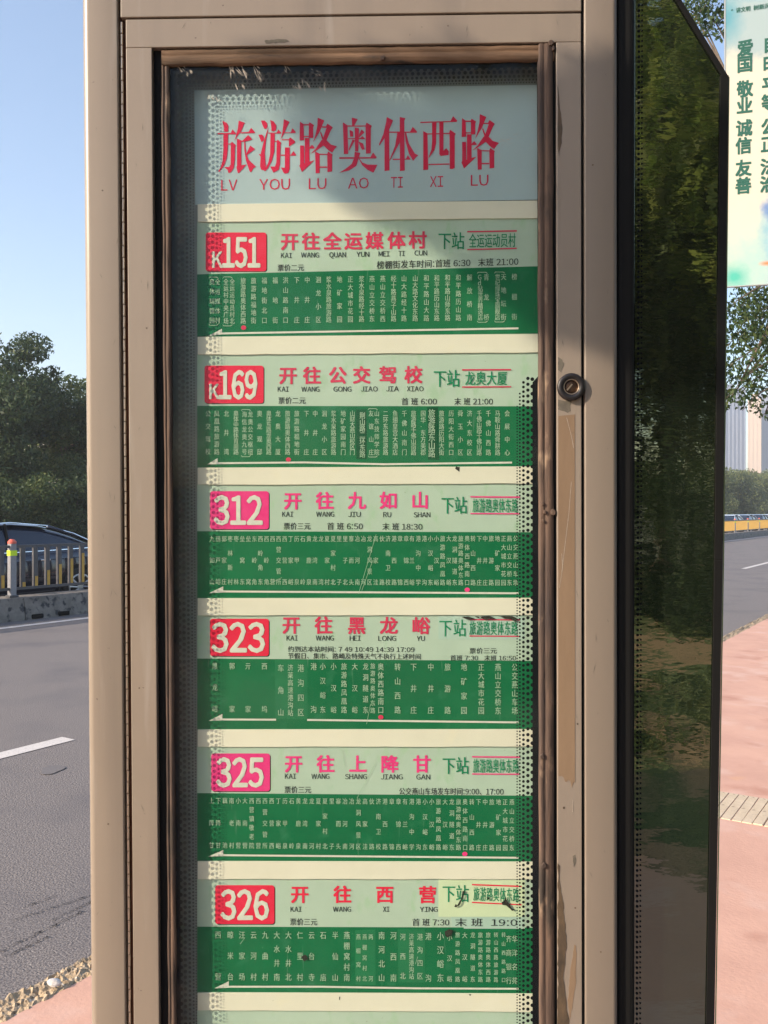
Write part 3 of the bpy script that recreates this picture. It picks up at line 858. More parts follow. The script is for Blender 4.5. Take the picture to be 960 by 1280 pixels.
s326 = route('326 route sheet with yellow sticker and black smudges', (1099, 1099), (1158.3, 1159.5), (1241, 1242.5), (269, 1106.7, 343, 1155),
      [('326', 275.5, 336.5, 1111, 1151, .055)],
      list(zip('开往西营', (374.7, 428, 481, 534.4), (1118, 1118, 1118, 1118.3))),
      [('KAI', 370, 1136.8), ('WANG', 427.5, 1136.8), ('XI', 482.7, 1136.8), ('YING', 536, 1137)],
      [('票价三元', 362.6, 396.4, 1152.2, 1152.4, 9.4), ('首 班 7:30', 515.5, 561.5, 1152.8, 1153, 10)],
      (561, 578, 1117, '旅游路奥体东路', 591.5, 649, (1117, 1119), (1105.8, 1108), (1128, 1131), 590, 652),
      (268, 1234.5, 286, 1226.5, [(286, 1233.4, 400, 1233.4), (400, 1233.4, 520, 1235.4), (520, 1235.4, 648, 1236)]), [],
      [(272.5, '西营'), (288, '晾米台'), (302.5, '汪家场'), (317, '云河村'), (331.5, '九曲村'), (346, '大水井南'), (360.5, '大水井北'), (375, '仁里村'), (389.5, '云台寺'), (404, '石庙'), (419, '半仙山'), (433.5, '燕棚窝村南'), (448, '燕棚窝村', 5.6, (3, 0)), (455.8, '燕棚窝村北', 5.6, (3, 0)), (463.5, '两河', 5.6, (3, 0)), (477, '南河北山', 7.8), (491.8, '河西南', 7.8), (503.5, '河西北', 7, (2, -3)), (514.3, '济莱高速港沟站', 6.2, (2, -3)), (525, '港沟四区', 7, (2, -3)), (535.5, '港沟', 7.6, (1, 0)), (550.5, '小汉峪东', 8.4), (562, '小汉峪', 6.4, (3, 0)), (572, '旅游路凤凰路', 5.8), (581, '大汉峪', 6.4), (591, '龙洞隧道东', 6), (600.5, '旅游路奥体东路', 5.8), (610.3, '旅游路奥体西路', 5.8), (620, '转山西路旅游路', 5.4), (629.5, '转山西路路口', 5), (636, '齐商银行', 7, (4, 2)), (643.5, '华洋名苑', 7, (4, 2))],
      7.6, BADGE_RED, BADGE_RED, ((1164, 1165.5), (1225, 1228)),
      stickers=[('next_stop_sticker', YELLOWP, [(548, 1099.6), (656, 1100), (656, 1146), (548, 1146)]),
                ('time_sticker', MINT2, [(564, 1146.2), (656, 1146.2), (656, 1161), (580, 1160.8), (579, 1158.5), (565, 1158)]),
                ('correction_strip', GREEN_LT, [(444, 1163), (469, 1162), (469.5, 1231), (444, 1231)]),
                ('correction_strip', GREEN_LT, [(497, 1162), (531, 1161.5), (531, 1228), (498, 1228)])])
ink = Ink(DSH - .0009)
ink.fit('末 班  19:0', 569, 646.5, 1152.8, 1153.2, 11, offc=.012)
ink.build('time_sticker_print', BLACK_INK, s326)
# next sheet, mostly below the frame
s_next = prism_px('route_sheet', MINT, [(246.5, 1263), (672, 1265), (672, 1320), (246.5, 1318)], DSH - .0002, DSH + .0006, label='lowest route sheet, only its blank top edge showing')
prism_px('green_band', GREEN, [(246.5, 1318), (672, 1320), (672, 1400), (246.5, 1398)], DSH - .0003, DSH + .0006, parent=s_next)

# cream divider strips stand a little proud
for k, (a, b, c, d) in enumerate([(255.2, 250.8, 277.3, 272.7), (421, 417.4, 443.4, 440.7), (584.5, 583, 606, 604.4), (747.8, 747.4, 769.2, 769), (912, 911.7, 933.6, 933.5), (1076.7, 1077.5, 1099, 1099), (1241, 1242.5, 1263, 1265)]):
    rr_ = random.Random(k)
    pts = [(247, lerp(a, b, 247)), (672.6, lerp(a, b, 672.6))]
    low = [(672.6 - i * 21.28, lerp(c, d, 672.6 - i * 21.28) + rr_.uniform(-.35, .35)) for i in range(21)]
    prism_px('divider_strip', CREAM, pts + low, DSH - .0022, DSH + .0004, bevel=.0002)

# black smudges and nicks on the sheets
sm = [([(571, 1133), (573, 1129), (577, 1122), (578, 1114), (581, 1113), (580, 1119), (577, 1127), (574.5, 1132)], 1), ([(567.5, 1133), (570, 1130), (572, 1132.5), (570, 1134.5)], 2),
      ([(627, 1128), (630, 1126), (632, 1122), (636, 1130), (640, 1136), (644, 1137), (640, 1138.5), (635, 1134), (633, 1132), (628, 1131)], 3), ([(608, 1122), (612, 1122), (611, 1125)], 4),
      ([(556, 1164), (561, 1161), (566, 1163), (565, 1168), (560, 1172), (556, 1169)], 5), ([(577, 771), (586, 770.5), (594, 773), (586, 775), (580, 773)], 6), ([(600, 771), (612, 770), (620, 773), (606, 775)], 7),
      ([(624, 770.5), (640, 770), (647, 773), (644, 777), (638, 773.5), (630, 773)], 8), ([(376, 1196), (382, 1193), (385, 1199), (380, 1202)], 9), ([(593, 770.5), (600, 771), (598, 773)], 10),
      ([(586, 1242.5), (589, 1243), (587.5, 1245)], 11), ([(424, 1246), (425.2, 1246), (425, 1250), (424, 1250)], 12), ([(570, 583), (575, 584), (574, 590), (569, 586)], 13)]
ink = Ink(DSH - .0026)
for pts, sd in sm: ink.poly(ragged(pts, .35, 2.5, sd))
o = ink.build('ink_smudge', SMUDGE, SIGN); o['label'] = 'black smudges and nicks on the lower sheets'
ink = Ink(DSH - .0013)
for (x0, y0, x1, y1) in ((448, 742, 470, 668), (452, 738, 466, 700), (458, 905, 463, 880), (470, 952, 446, 998), (427, 937, 431, 961), (300, 1180, 306, 1172), (519, 1205, 522, 1196), (336, 730, 352, 722)):
    ink.poly([(x0, y0), (x0 + .5, y0 + .2), (x1 + .4, y1), (x1, y1 - .2)])
o = ink.build('sheet_scratches', WHITE_INK, SIGN); o['kind'] = 'stuff'

# -- torn film, adhesive and peels on the right door rail
prism_px('film_remnant', FILM_BROWN, [(698, 520), (718.5, 518), (718.8, 978)] + [(719 - i * 2.1, 984 + random.Random(i).uniform(-6, 3) - i * 1.3) for i in range(1, 10)] + [(698, 970)], DF - .0004, DF + .0001, label='brown protective film left on the right rail')
prism_px('film_remnant', ADHESIVE, ragged([(697.5, 446), (701, 448), (705.5, 454), (703, 460), (701, 465), (697.5, 462)], .5, 2.5, 3), DF - .0003, DF + .0001, label='grey adhesive scrap above the lock')
prism_px('film_remnant', ADHESIVE, ragged([(697.5, 499), (706, 501), (715, 499), (713, 508), (713, 514), (709, 516.5), (703, 513), (697.5, 512)], .6, 3, 5), DF - .0003, DF + .0001, label='grey adhesive scrap below the lock')
prism_px('film_remnant', RUSTPEEL, ragged([(697.5, 1080), (699.5, 1083), (700, 1100), (703, 1125), (706, 1150), (708.5, 1180), (706, 1200), (704.5, 1228), (709, 1262), (713, 1290), (716, 1330), (697.5, 1330)], .9, 5, 7), DF - .0005, DF + .0001, label='dark brown peeled strip low on the right rail')
prism_px('film_remnant', FILM_BROWN, ragged([(718, 1180), (720.5, 1182), (720, 1230), (715, 1260), (712, 1275), (710, 1250), (713, 1215)], .6, 5, 8), DF - .0003, DF + .0001, label='narrow brown film tongue low on the right rail')
prism_px('film_remnant', ADHESIVE, ragged([(716, 1070), (719.5, 1068), (720, 1080), (717, 1084)], .6, 3, 9), DF - .0003, DF + .0001, label='small brown speck on the right rail')
prism_px('film_remnant', RUSTPEEL, ragged([(697.3, 105), (699.5, 130), (703, 160), (702, 178), (698.5, 196), (697.2, 180)], .4, 6, 10), DF - .0003, DF + .0001, label='dark chip high on the right rail')
sc = MB()
for pts in ([(708, 522), (714, 545), (717, 560)], [(714, 602), (711, 640), (705, 690), (702, 715)], [(702, 692), (703, 710), (699, 735)], [(716, 1000), (715.5, 1015)]):
    for a, b in zip(pts[:-1], pts[1:]):
        quad_px(sc, [(a[0], a[1]), (b[0], b[1]), (b[0] + .45, b[1]), (a[0] + .45, a[1])], DF - .0006)
quad_px(sc, [(108.5, 582), (108.9, 602), (109.8, 602), (109.3, 582)], -.0005)
o = sc.build('paint_scratches', SCRATCH, SIGN, world_coords=True); o['kind'] = 'stuff'

rr_ = random.Random(31)
sc2 = MB()
for k in range(46):
    x, y = rr_.choice([(rr_.uniform(120, 148), rr_.uniform(20, 1270)), (rr_.uniform(166, 190), rr_.uniform(40, 1270)), (rr_.uniform(700, 724), rr_.uniform(60, 1270)), (rr_.uniform(735, 762), rr_.uniform(30, 1270)), (rr_.uniform(200, 700), rr_.uniform(25, 47))])
    L = rr_.uniform(2, 14); a_ = rr_.gauss(1.5, .35); w = rr_.uniform(.15, .35)
    dx, dy = math.cos(a_) * L / 2, math.sin(a_) * L / 2
    quad_px(sc2, [(x - dx, y - dy), (x - w, y), (x + dx, y + dy), (x + w, y)], DF - .0005 if 160 < x < 728 else -.0004)
tag(sc2.build('fine_scratches', ADHESIVE, SIGN, world_coords=True), kind='stuff')
for k, (x, y, r_) in enumerate(((741, 206, 1.1), (128, 238, .9), (174, 860, .9), (722, 905, 1.2), (705, 1010, 1.4), (719, 1135, 1.0), (751, 1190, .9), (135, 1030, .9), (183, 410, 1.0), (560, 32, .9))):
    prism_px('paint_chip', RUSTPEEL, [(x + r_ * (.7 + .5 * rr_.random()) * math.cos(t * .9), y + r_ * (.8 + .6 * rr_.random()) * math.sin(t * .9)) for t in range(7)], (DF if 160 < x < 728 else 0) - .0003, DF + .0001)
# nicked black chip on the top rail
prism_px('paint_chip', ADHESIVE, ragged([(330, 50.5), (342, 49.5), (352, 48.5), (358, 49.5), (362, 52), (350, 53.6), (332, 54)], .5, 3, 2), DF - .0003, DF + .0001, label='grey chip on the top rail')

# -- lock
def lathe(name, m, prof, c, parent, n=28, label=None):
    vs = []; fs = []
    k = len(prof)
    for i in range(n):
        a = 2 * math.pi * i / n
        for (r, d) in prof:
            vs.append(P(c[0] + r * math.cos(a), c[1] + r * math.sin(a), d))
    for i in range(n):
        for j in range(k - 1):
            fs.append((i * k + j, ((i + 1) % n) * k + j, ((i + 1) % n) * k + j + 1, i * k + j + 1))
    o = build(name, vs, fs, m, parent, smooth=True, world_coords=True)
    return o
lc = uv(713.5, 484)
px = PXM
lock = lathe('door_lock', LOCKM, [(17 * px, DF), (17 * px, -.0045), (15.5 * px, -.0058), (10.6 * px, -.0058), (9.6 * px, -.0040), (9.4 * px, .0)], lc, SIGN)
lathe('lock_ring', STEELEDGE, [(9.6 * px, -.0050), (8.9 * px, -.0052), (8.6 * px, -.0046), (8.6 * px, .0)], lc, lock)
lathe('lock_barrel', BRASS, [(8.3 * px, .001), (8.2 * px, -.0030), (4.6 * px, -.0036), (0.001 * px, -.0036)], lc, lock)
c_ = (lc[0] - 2.2 * px, lc[1] - .5 * px)
a = R(50); dx, dy = math.cos(a) * 5 * px, math.sin(a) * 5 * px; nx, ny = -math.sin(a) * .9 * px, math.cos(a) * .9 * px
prism_uv('key_slot', STEELEDGE, [(c_[0] - dx - nx, c_[1] - dy - ny), (c_[0] + dx - nx, c_[1] + dy - ny), (c_[0] + dx + nx, c_[1] + dy + ny), (c_[0] - dx + nx, c_[1] - dy + ny)], -.0042, -.0034, parent=lock)

# -- side wing: black trim and dark mirrored panel with a cut corner
wd = .035
trim = slab('side_trim', BLACKM, U(772.8), U(797), ZBOT, ZTOP, .009, .10, bevel=.008)
wing_pts = [(796, -620), (790, 2080), (887, 2080), (893, 1280), (903.5, 700), (908, 320), (911, 96), (852, 0), (700, -250), (640, -620)]
prism_px('side_panel', WING, wing_pts, wd, wd + .004, label='dark mirror-like side panel with a cut corner')
def strip_px(mb, pts, w, d0, d1):
    """black edging following pts, w pixels wide towards the left"""
    for (x0, y0), (x1, y1) in zip(pts[:-1], pts[1:]):
        L = math.hypot(x1 - x0, y1 - y0); nx, ny = (y1 - y0) / L * w, -(x1 - x0) / L * w
        q = [(x0, y0), (x1, y1), (x1 - nx, y1 - ny), (x0 - nx, y0 - ny)]
        mb.add([S(a_, b_, d0) for a_, b_ in q] + [S(a_, b_, d1) for a_, b_ in q], [(0, 1, 2, 3), (7, 6, 5, 4), (0, 4, 5, 1), (1, 5, 6, 2), (2, 6, 7, 3), (3, 7, 4, 0)])
e = MB()
strip_px(e, [(640, -620), (700, -250), (852, 0), (911, 96)], 7, wd - .003, wd - .0005)
strip_px(e, [(911, 94), (908, 320), (903.5, 700), (893, 1280), (887, 2080)], 10.5, wd - .003, wd - .0005)
e.build('panel_edging', BLACKM, SIGN, world_coords=True, bevel=.0008)
e = MB()
EDGEG = mat('green_glass_edge', (.10, .13, .06), .25, col2=(.16, .19, .10), nscale=20)
strip_px(e, [(912, 96), (909.5, 320), (905.2, 700), (895.2, 1280), (889, 2080)], 1.6, wd - .0015, wd + .005)
e.build('panel_glass_edge', EDGEG, SIGN, world_coords=True)
e = MB()
for (x, r, p) in ((797.5, 1.7, 6.4), (801.5, 1.2, 6.4)):
    y = 5 + r
    while y < 1290:
        u_, v_ = uv(x - (y - 640) * .002, y, wd - .0006)
        e.add([P(u_ + r * PXM * c, v_ + r * PXM * s_, wd - .0006) for c, s_ in ring], [tuple(range(8))]); y += p
e.build('panel_dotted_border', DOTM, SIGN, world_coords=True)

# ============================================================ the street
DR = Vector((.551, .834, 0)).normalized()          # along the road
NR = Vector((-DR.y, DR.x, 0))                      # across, away from the footpath
def RD(s, n, z=0.0): return DR * s + NR * n + Vector((0, 0, z))
N_KERB = 2.577
N_MED0, N_MED1 = 11.63, 12.23
N_FAR = 22.2

ASPH = mat('asphalt', (.085, .074, .073), .85, col2=(.255, .228, .218), nscale=120, contrast=(.40, .60), bump=.006, bscale=110,
           extra=[((.045, .045, .052), 60, .66, .72, (1, 1, 1)), ((.36, .33, .30), 95, .67, .73, (1, 1, 1)), ((.12, .11, .115), 1.3, .5, .75, (1, 1, 1))])
def ground_sheet(name, m, s0, s1, n0, n1, z, ns=1, nn=1):
    vs = []; fs = []
    for i in range(ns + 1):
        for j in range(nn + 1):
            vs.append(RD(s0 + (s1 - s0) * i / ns, n0 + (n1 - n0) * j / nn, z))
    for i in range(ns):
        for j in range(nn):
            a = i * (nn + 1) + j
            fs.append((a, a + nn + 1, a + nn + 2, a + 1))
    o = build(name, vs, fs, m)
    return tag(o, kind='structure')
SOIL = mat('far_ground', (.09, .10, .05), .95, col2=(.14, .13, .08), nscale=.6)
ground_sheet('ground', SOIL, -1500, 2500, -1500, 2500, -.02)
ground_sheet('road', ASPH, -60, 420, N_KERB - .02, N_FAR, 0)
PAVE = mat('pink_pavement', (.52, .295, .222), .8, col2=(.60, .35, .262), nscale=2.2,
           extra=[((.62, .42, .35), 3.4, .55, .80, (1, 1, 1)), ((.42, .20, .14), 3.1, .6, .78, (1, 1, 1)), ((.32, .19, .15), 160, .72, .78, (1, 1, 1)), ((.66, .36, .16), 1.1, .68, .78, (1, 1, 1))],
           bump=.0015, bscale=60)
pave = ground_sheet('pavement', PAVE, -30, 200, -1.6, N_KERB - .11, .04, 1, 1)
# pavement edge face
PAVE_Z = .04
GRAV = mat('gravelly_kerb', (.30, .215, .125), .9, col2=(.46, .36, .25), nscale=60, bump=.006, bscale=90,
           extra=[((.12, .08, .05), 70, .60, .68, (1, 1, 1)), ((.62, .56, .48), 45, .66, .72, (1, 1, 1))])
vs = []; fs = []
srow = [.2 + .011 * i for i in range(380)]
while srow[-1] < 30: srow.append(srow[-1] + .11)
srow = [-3 + .2 * i for i in range(16)] + srow
ns_, nn_ = len(srow) - 1, 12
for s_ in srow:
    for j in range(nn_ + 1):
        n_ = N_KERB - .125 + .14 * j / nn_
        q = Vector((s_ * 34, j * .45, 0))
        h = .038 + .013 * noise.noise(q) + .012 * noise.noise(q * 2.3) + .006 * noise.noise(q * 5)
        if j == nn_: h = -.01
        if j == 0: h = .03
        vs.append(RD(s_, n_ + .014 * noise.noise(Vector((s_ * 9, j * .3, 9))), h))
for i in range(ns_):
    for j in range(nn_):
        a = i * (nn_ + 1) + j
        fs.append((a, a + nn_ + 1, a + nn_ + 2, a + 1))
tag(build('kerb', vs, fs, GRAV), kind='structure')
mk = MB()
vs = [RD(s, n, z) for s in (30, 200) for (n, z) in ((N_KERB - .11, .04), (N_KERB, .04), (N_KERB, -.01))]
tag(build('kerb', vs, [(0, 3, 4, 1), (1, 4, 5, 2)], GRAV), kind='structure')

MARK = mat('road_paint', (.62, .58, .55), .8, col2=(.50, .47, .45), nscale=60, extra=[((.22, .2, .19), 90, .62, .72, (1, 1, 1))])
def mark(s0, s1, n0, n1, z=.004):
    o = ground_sheet('lane_marking', MARK, s0, s1, n0, n1, z)
def Gp(px, py, z=0.0):
    t = (CAM_H - z) * F / (py - 640)
    p = Vector(((px - 480) / F * t, t, z))
    return p, p.dot(DR), p.dot(NR)
_, s_end, _ = Gp(88, 924)
s_ = s_end - 6
while s_ < 150:
    for nl in (5.3,):
        mark(s_ + (0 if nl < 6 else 4.2), s_ + 6 + (0 if nl < 6 else 4.2), nl - .07, nl + .07)
    for nl in (15.5, 18.8):
        mark(s_ + 1, s_ + 7, nl - .07, nl + .07)
    s_ += 15 if s_ > s_end - 7 + 100 else 14.2
mark(-30, 300, N_MED0 - .62, N_MED0 - .48)
mark(-30, 300, N_MED1 + .35, N_MED1 + .5)
# dark tar patch and cracks
TAR = mat('tar_crack', (.035, .032, .035), .7, col2=(.07, .065, .065), nscale=50)
cr = MB()
crr = random.Random(8)
for (x0, y0, x1, y1, w) in ((0, 1190, 107, 1138, .014), (20, 1150, 120, 1118, .008), (5, 1197, 60, 1172, .01), (30, 1135, 70, 1120, .005), (60, 1153, 115, 1128, .008)):
    p0, p1 = Gp(x0, y0)[0], Gp(x1, y1)[0]
    n = 40; prev = None
    for i in range(n + 1):
        p = p0.lerp(p1, i / n) + Vector((crr.uniform(-.008, .008), crr.uniform(-.008, .008), .0045))
        ww = w * crr.uniform(.15, 1)
        cur = (p + Vector((0, ww / 2, 0)), p - Vector((0, ww / 2, 0)))
        if prev: cr.add([prev[0], cur[0], cur[1], prev[1]], [(0, 3, 2, 1)])
        prev = cur
tag(cr.build('road_crack', TAR), kind='structure')
p = Gp(65, 963)[0]
pc = MB(); pc.add([p + Vector((.065 * math.cos(t) * (1 + .2 * math.sin(3 * t)), (.10 * math.sin(t)), .0048)) for t in [i * .45 for i in range(14)]], [tuple(range(14))])
tag(pc.build('road_patch', mat('dark_patch', (.115, .106, .108), .85, col2=(.175, .16, .158), nscale=90)), kind='structure')

# scrap of white plaster on the kerb
p = Gp(67, 1228, .06)[0]
deb = MB(); dr = random.Random(4)
bm = bmesh.new(); bmesh.ops.create_icosphere(bm, subdivisions=2, radius=.021)
for v in bm.verts: v.co = Vector((v.co.x * 1.15, v.co.y * .8, v.co.z * .55)) * (1 + .45 * noise.noise(v.co * 45))
me = bpy.data.meshes.new('plaster_scrap'); bm.to_mesh(me); bm.free()
me.materials.append(mat('white_plaster', (.66, .62, .60), .8, col2=(.5, .46, .42), nscale=60))
o = bpy.data.objects.new('plaster_scrap', me); COL.objects.link(o); o.location = p
tag(o, 'small white scrap of plaster lying on the gravelly kerb', 'rubble')

# ribbed paving strip across the footpath
SLAT = mat('ribbed_paver', (.50, .40, .28), .8, col2=(.58, .47, .34), nscale=14, extra=[((.32, .24, .17), 40, .6, .7, (1, 1, 1))], bump=.002, bscale=60)
c0, sc0, nc0 = Gp(932, 1010, .045)
sl = MB().box(-.225, -.0235, 0, .225, .0238, .009)
proto = None
pr = random.Random(6)
for i in range(36):
    n_ = nc0 + (i - 16) * .0515
    if n_ > 2.38: break
    if proto is None:
        proto = sl.build('paver', SLAT, pave, bevel=.002); o = proto
    else:
        o = proto.copy(); COL.objects.link(o); o.parent = pave
    q = RD(sc0 + pr.uniform(-.004, .004), n_, PAVE_Z - .004 + pr.uniform(-.0015, .0015))
    o.location = q
    o.rotation_euler = (0, 0, math.atan2(DR.y, DR.x) + pr.uniform(-.01, .01))

# ---- median wall
CONC = mat('median_concrete', (.15, .135, .12), .9, col2=(.25, .225, .20), nscale=5, bump=.01, bscale=20,
           extra=[((.05, .05, .055), 9, .55, .64, (1, 1, 1)), ((.24, .21, .18), 3, .6, .7, (1, 1, 1))])
H_MED = .33
def road_box(mb, s0, s1, n0, n1, z0, z1, n0t=None, n1t=None):
    n0t = n0 if n0t is None else n0t; n1t = n1 if n1t is None else n1t
    q = [RD(s0, n0, z0), RD(s1, n0, z0), RD(s1, n1, z0), RD(s0, n1, z0), RD(s0, n0t, z1), RD(s1, n0t, z1), RD(s1, n1t, z1), RD(s0, n1t, z1)]
    mb.add(q, [(0, 3, 2, 1), (4, 5, 6, 7), (0, 1, 5, 4), (1, 2, 6, 5), (2, 3, 7, 6), (3, 0, 4, 7)])
mb_ = MB()
s_ = -20
pr = random.Random(2)
first_m = None
while s_ < 250:
    b = MB()
    L = 2.0 if s_ < 40 else 10
    road_box(b, s_ + .006, s_ + L - .006, N_MED0 + pr.uniform(-.008, .008), N_MED1, 0, H_MED + pr.uniform(-.004, .004), N_MED0 + .05, N_MED1 - .05)
    if first_m is None:
        first_m = tag(b.build('median', CONC), kind='structure')
    else:
        b.build('kerb_block', CONC, first_m)
    s_ += L
# drain slots at the foot of the median
for pxx in (41, 76):
    p, ss, nn = Gp(pxx, 773 - (pxx - 41) * .1)
    b = MB(); road_box(b, ss - .1, ss + .1, N_MED0 - .02, N_MED0 + .03, .005, .075)
    b.build('drain_slot', BLACKM, first_m, bevel=.02)

# ---- railing on the median
RAILG = mat('grey_railing_paint', (.06, .06, .068), .45, .1, col2=(.085, .085, .095), nscale=20)
RAILP = mat('grey_post_paint', (.22, .22, .24), .45, .1, col2=(.27, .27, .29), nscale=20)
YEL = mat('yellow_reflective', (.58, .34, .055), .5, col2=(.50, .29, .05), nscale=15)
NEON = mat('lime_reflector', (.62, .85, .02), .4)
REDCAP = mat('red_cap', (.62, .12, .08), .5)
SEG = 3.75
NBAR = 17
N_R = (N_MED0 + N_MED1) / 2 - .05
_, s_post, _n = Gp(15, 752, H_MED)
# point on the railing line seen at column 15
t_ = N_R / (Vector(((15 - 480) / F, 1, 0)).dot(NR)); s_post = (Vector(((15 - 480) / F, 1, 0)) * t_).dot(DR)
ang = math.atan2(DR.y, DR.x)
def railing(joined):
    r = empty('railing_section', (0, 0, 0), 'grey steel median railing section', 'railing', 'railing sections on the median')
    post = MB().box(-.047, -.047, 0, .047, .047, .80).build('post', RAILP, r, bevel=.008)
    MB().box(-.075, -.06, 0, .075, .06, .035).build('post_base', RAILG, post, bevel=.01)
    MB().cyl((0, 0, .80), .062, .03, 12).cyl((0, 0, .83), .062, .035, 12, r2=.03).build('post_cap', REDCAP, post)
    MB().box(-.051, -.051, .62, .051, .051, .70).build('reflector', NEON, post)
    MB().box(.05, -.02, .735, SEG - .05, .02, .775).build('top_rail', RAILG, r)
    MB().box(.05, -.02, .105, SEG - .05, .02, .145).build('bottom_rail', RAILG, r)
    allb, ally = MB(), MB()
    for k in range(NBAR):
        x = .175 + k * (SEG - .35) / (NBAR - 1)
        f = min(1, .12 + .135 * k) if k < 9 else max(.12, 1 - .135 * (k - 11)) if k > 11 else 1
        top = .145 + .59 * (1 if joined else min(f, .92))
        if joined:
            allb.box(x - .045, -.022, top, x + .045, .022, .735); ally.box(x - .045, -.022, .145, x + .045, .022, top)
        else:
            b = MB().box(x - .036, -.020, .1455, x + .036, .020, .7345).build('bar', RAILG, r)
            MB().box(x - .012, -.0245, .148, x + .0365, -.0195, top).build('reflective_strip', YEL, b)
    if joined:
        tag(allb.build('bar', RAILG, r), kind='stuff'); tag(ally.build('reflective_strip', YEL, r), kind='stuff')
    return r
near = railing(False)
far = railing(True)
used_far = False; used_near = False
for i in range(-2, 34):
    s_ = s_post + i * SEG
    isnear = i < 2
    if isnear:
        o = near if not used_near else copy_tree(near); used_near = True
    else:
        o = far if not used_far else copy_tree(far); used_far = True
    o.location = RD(s_, N_R, H_MED); o.rotation_euler = (0, 0, ang)
    lab = {-2: 'railing section farthest left along the median, outside the dark car', -1: 'grey railing section left of the red-capped post with lime band',
           0: 'grey railing section right of the red-capped lime-banded post, in front of the dark car', 1: 'grey railing section starting behind the left edge of the sign'}.get(i)
    o['label'] = lab or 'distant yellow-barred median railing section with pale post'

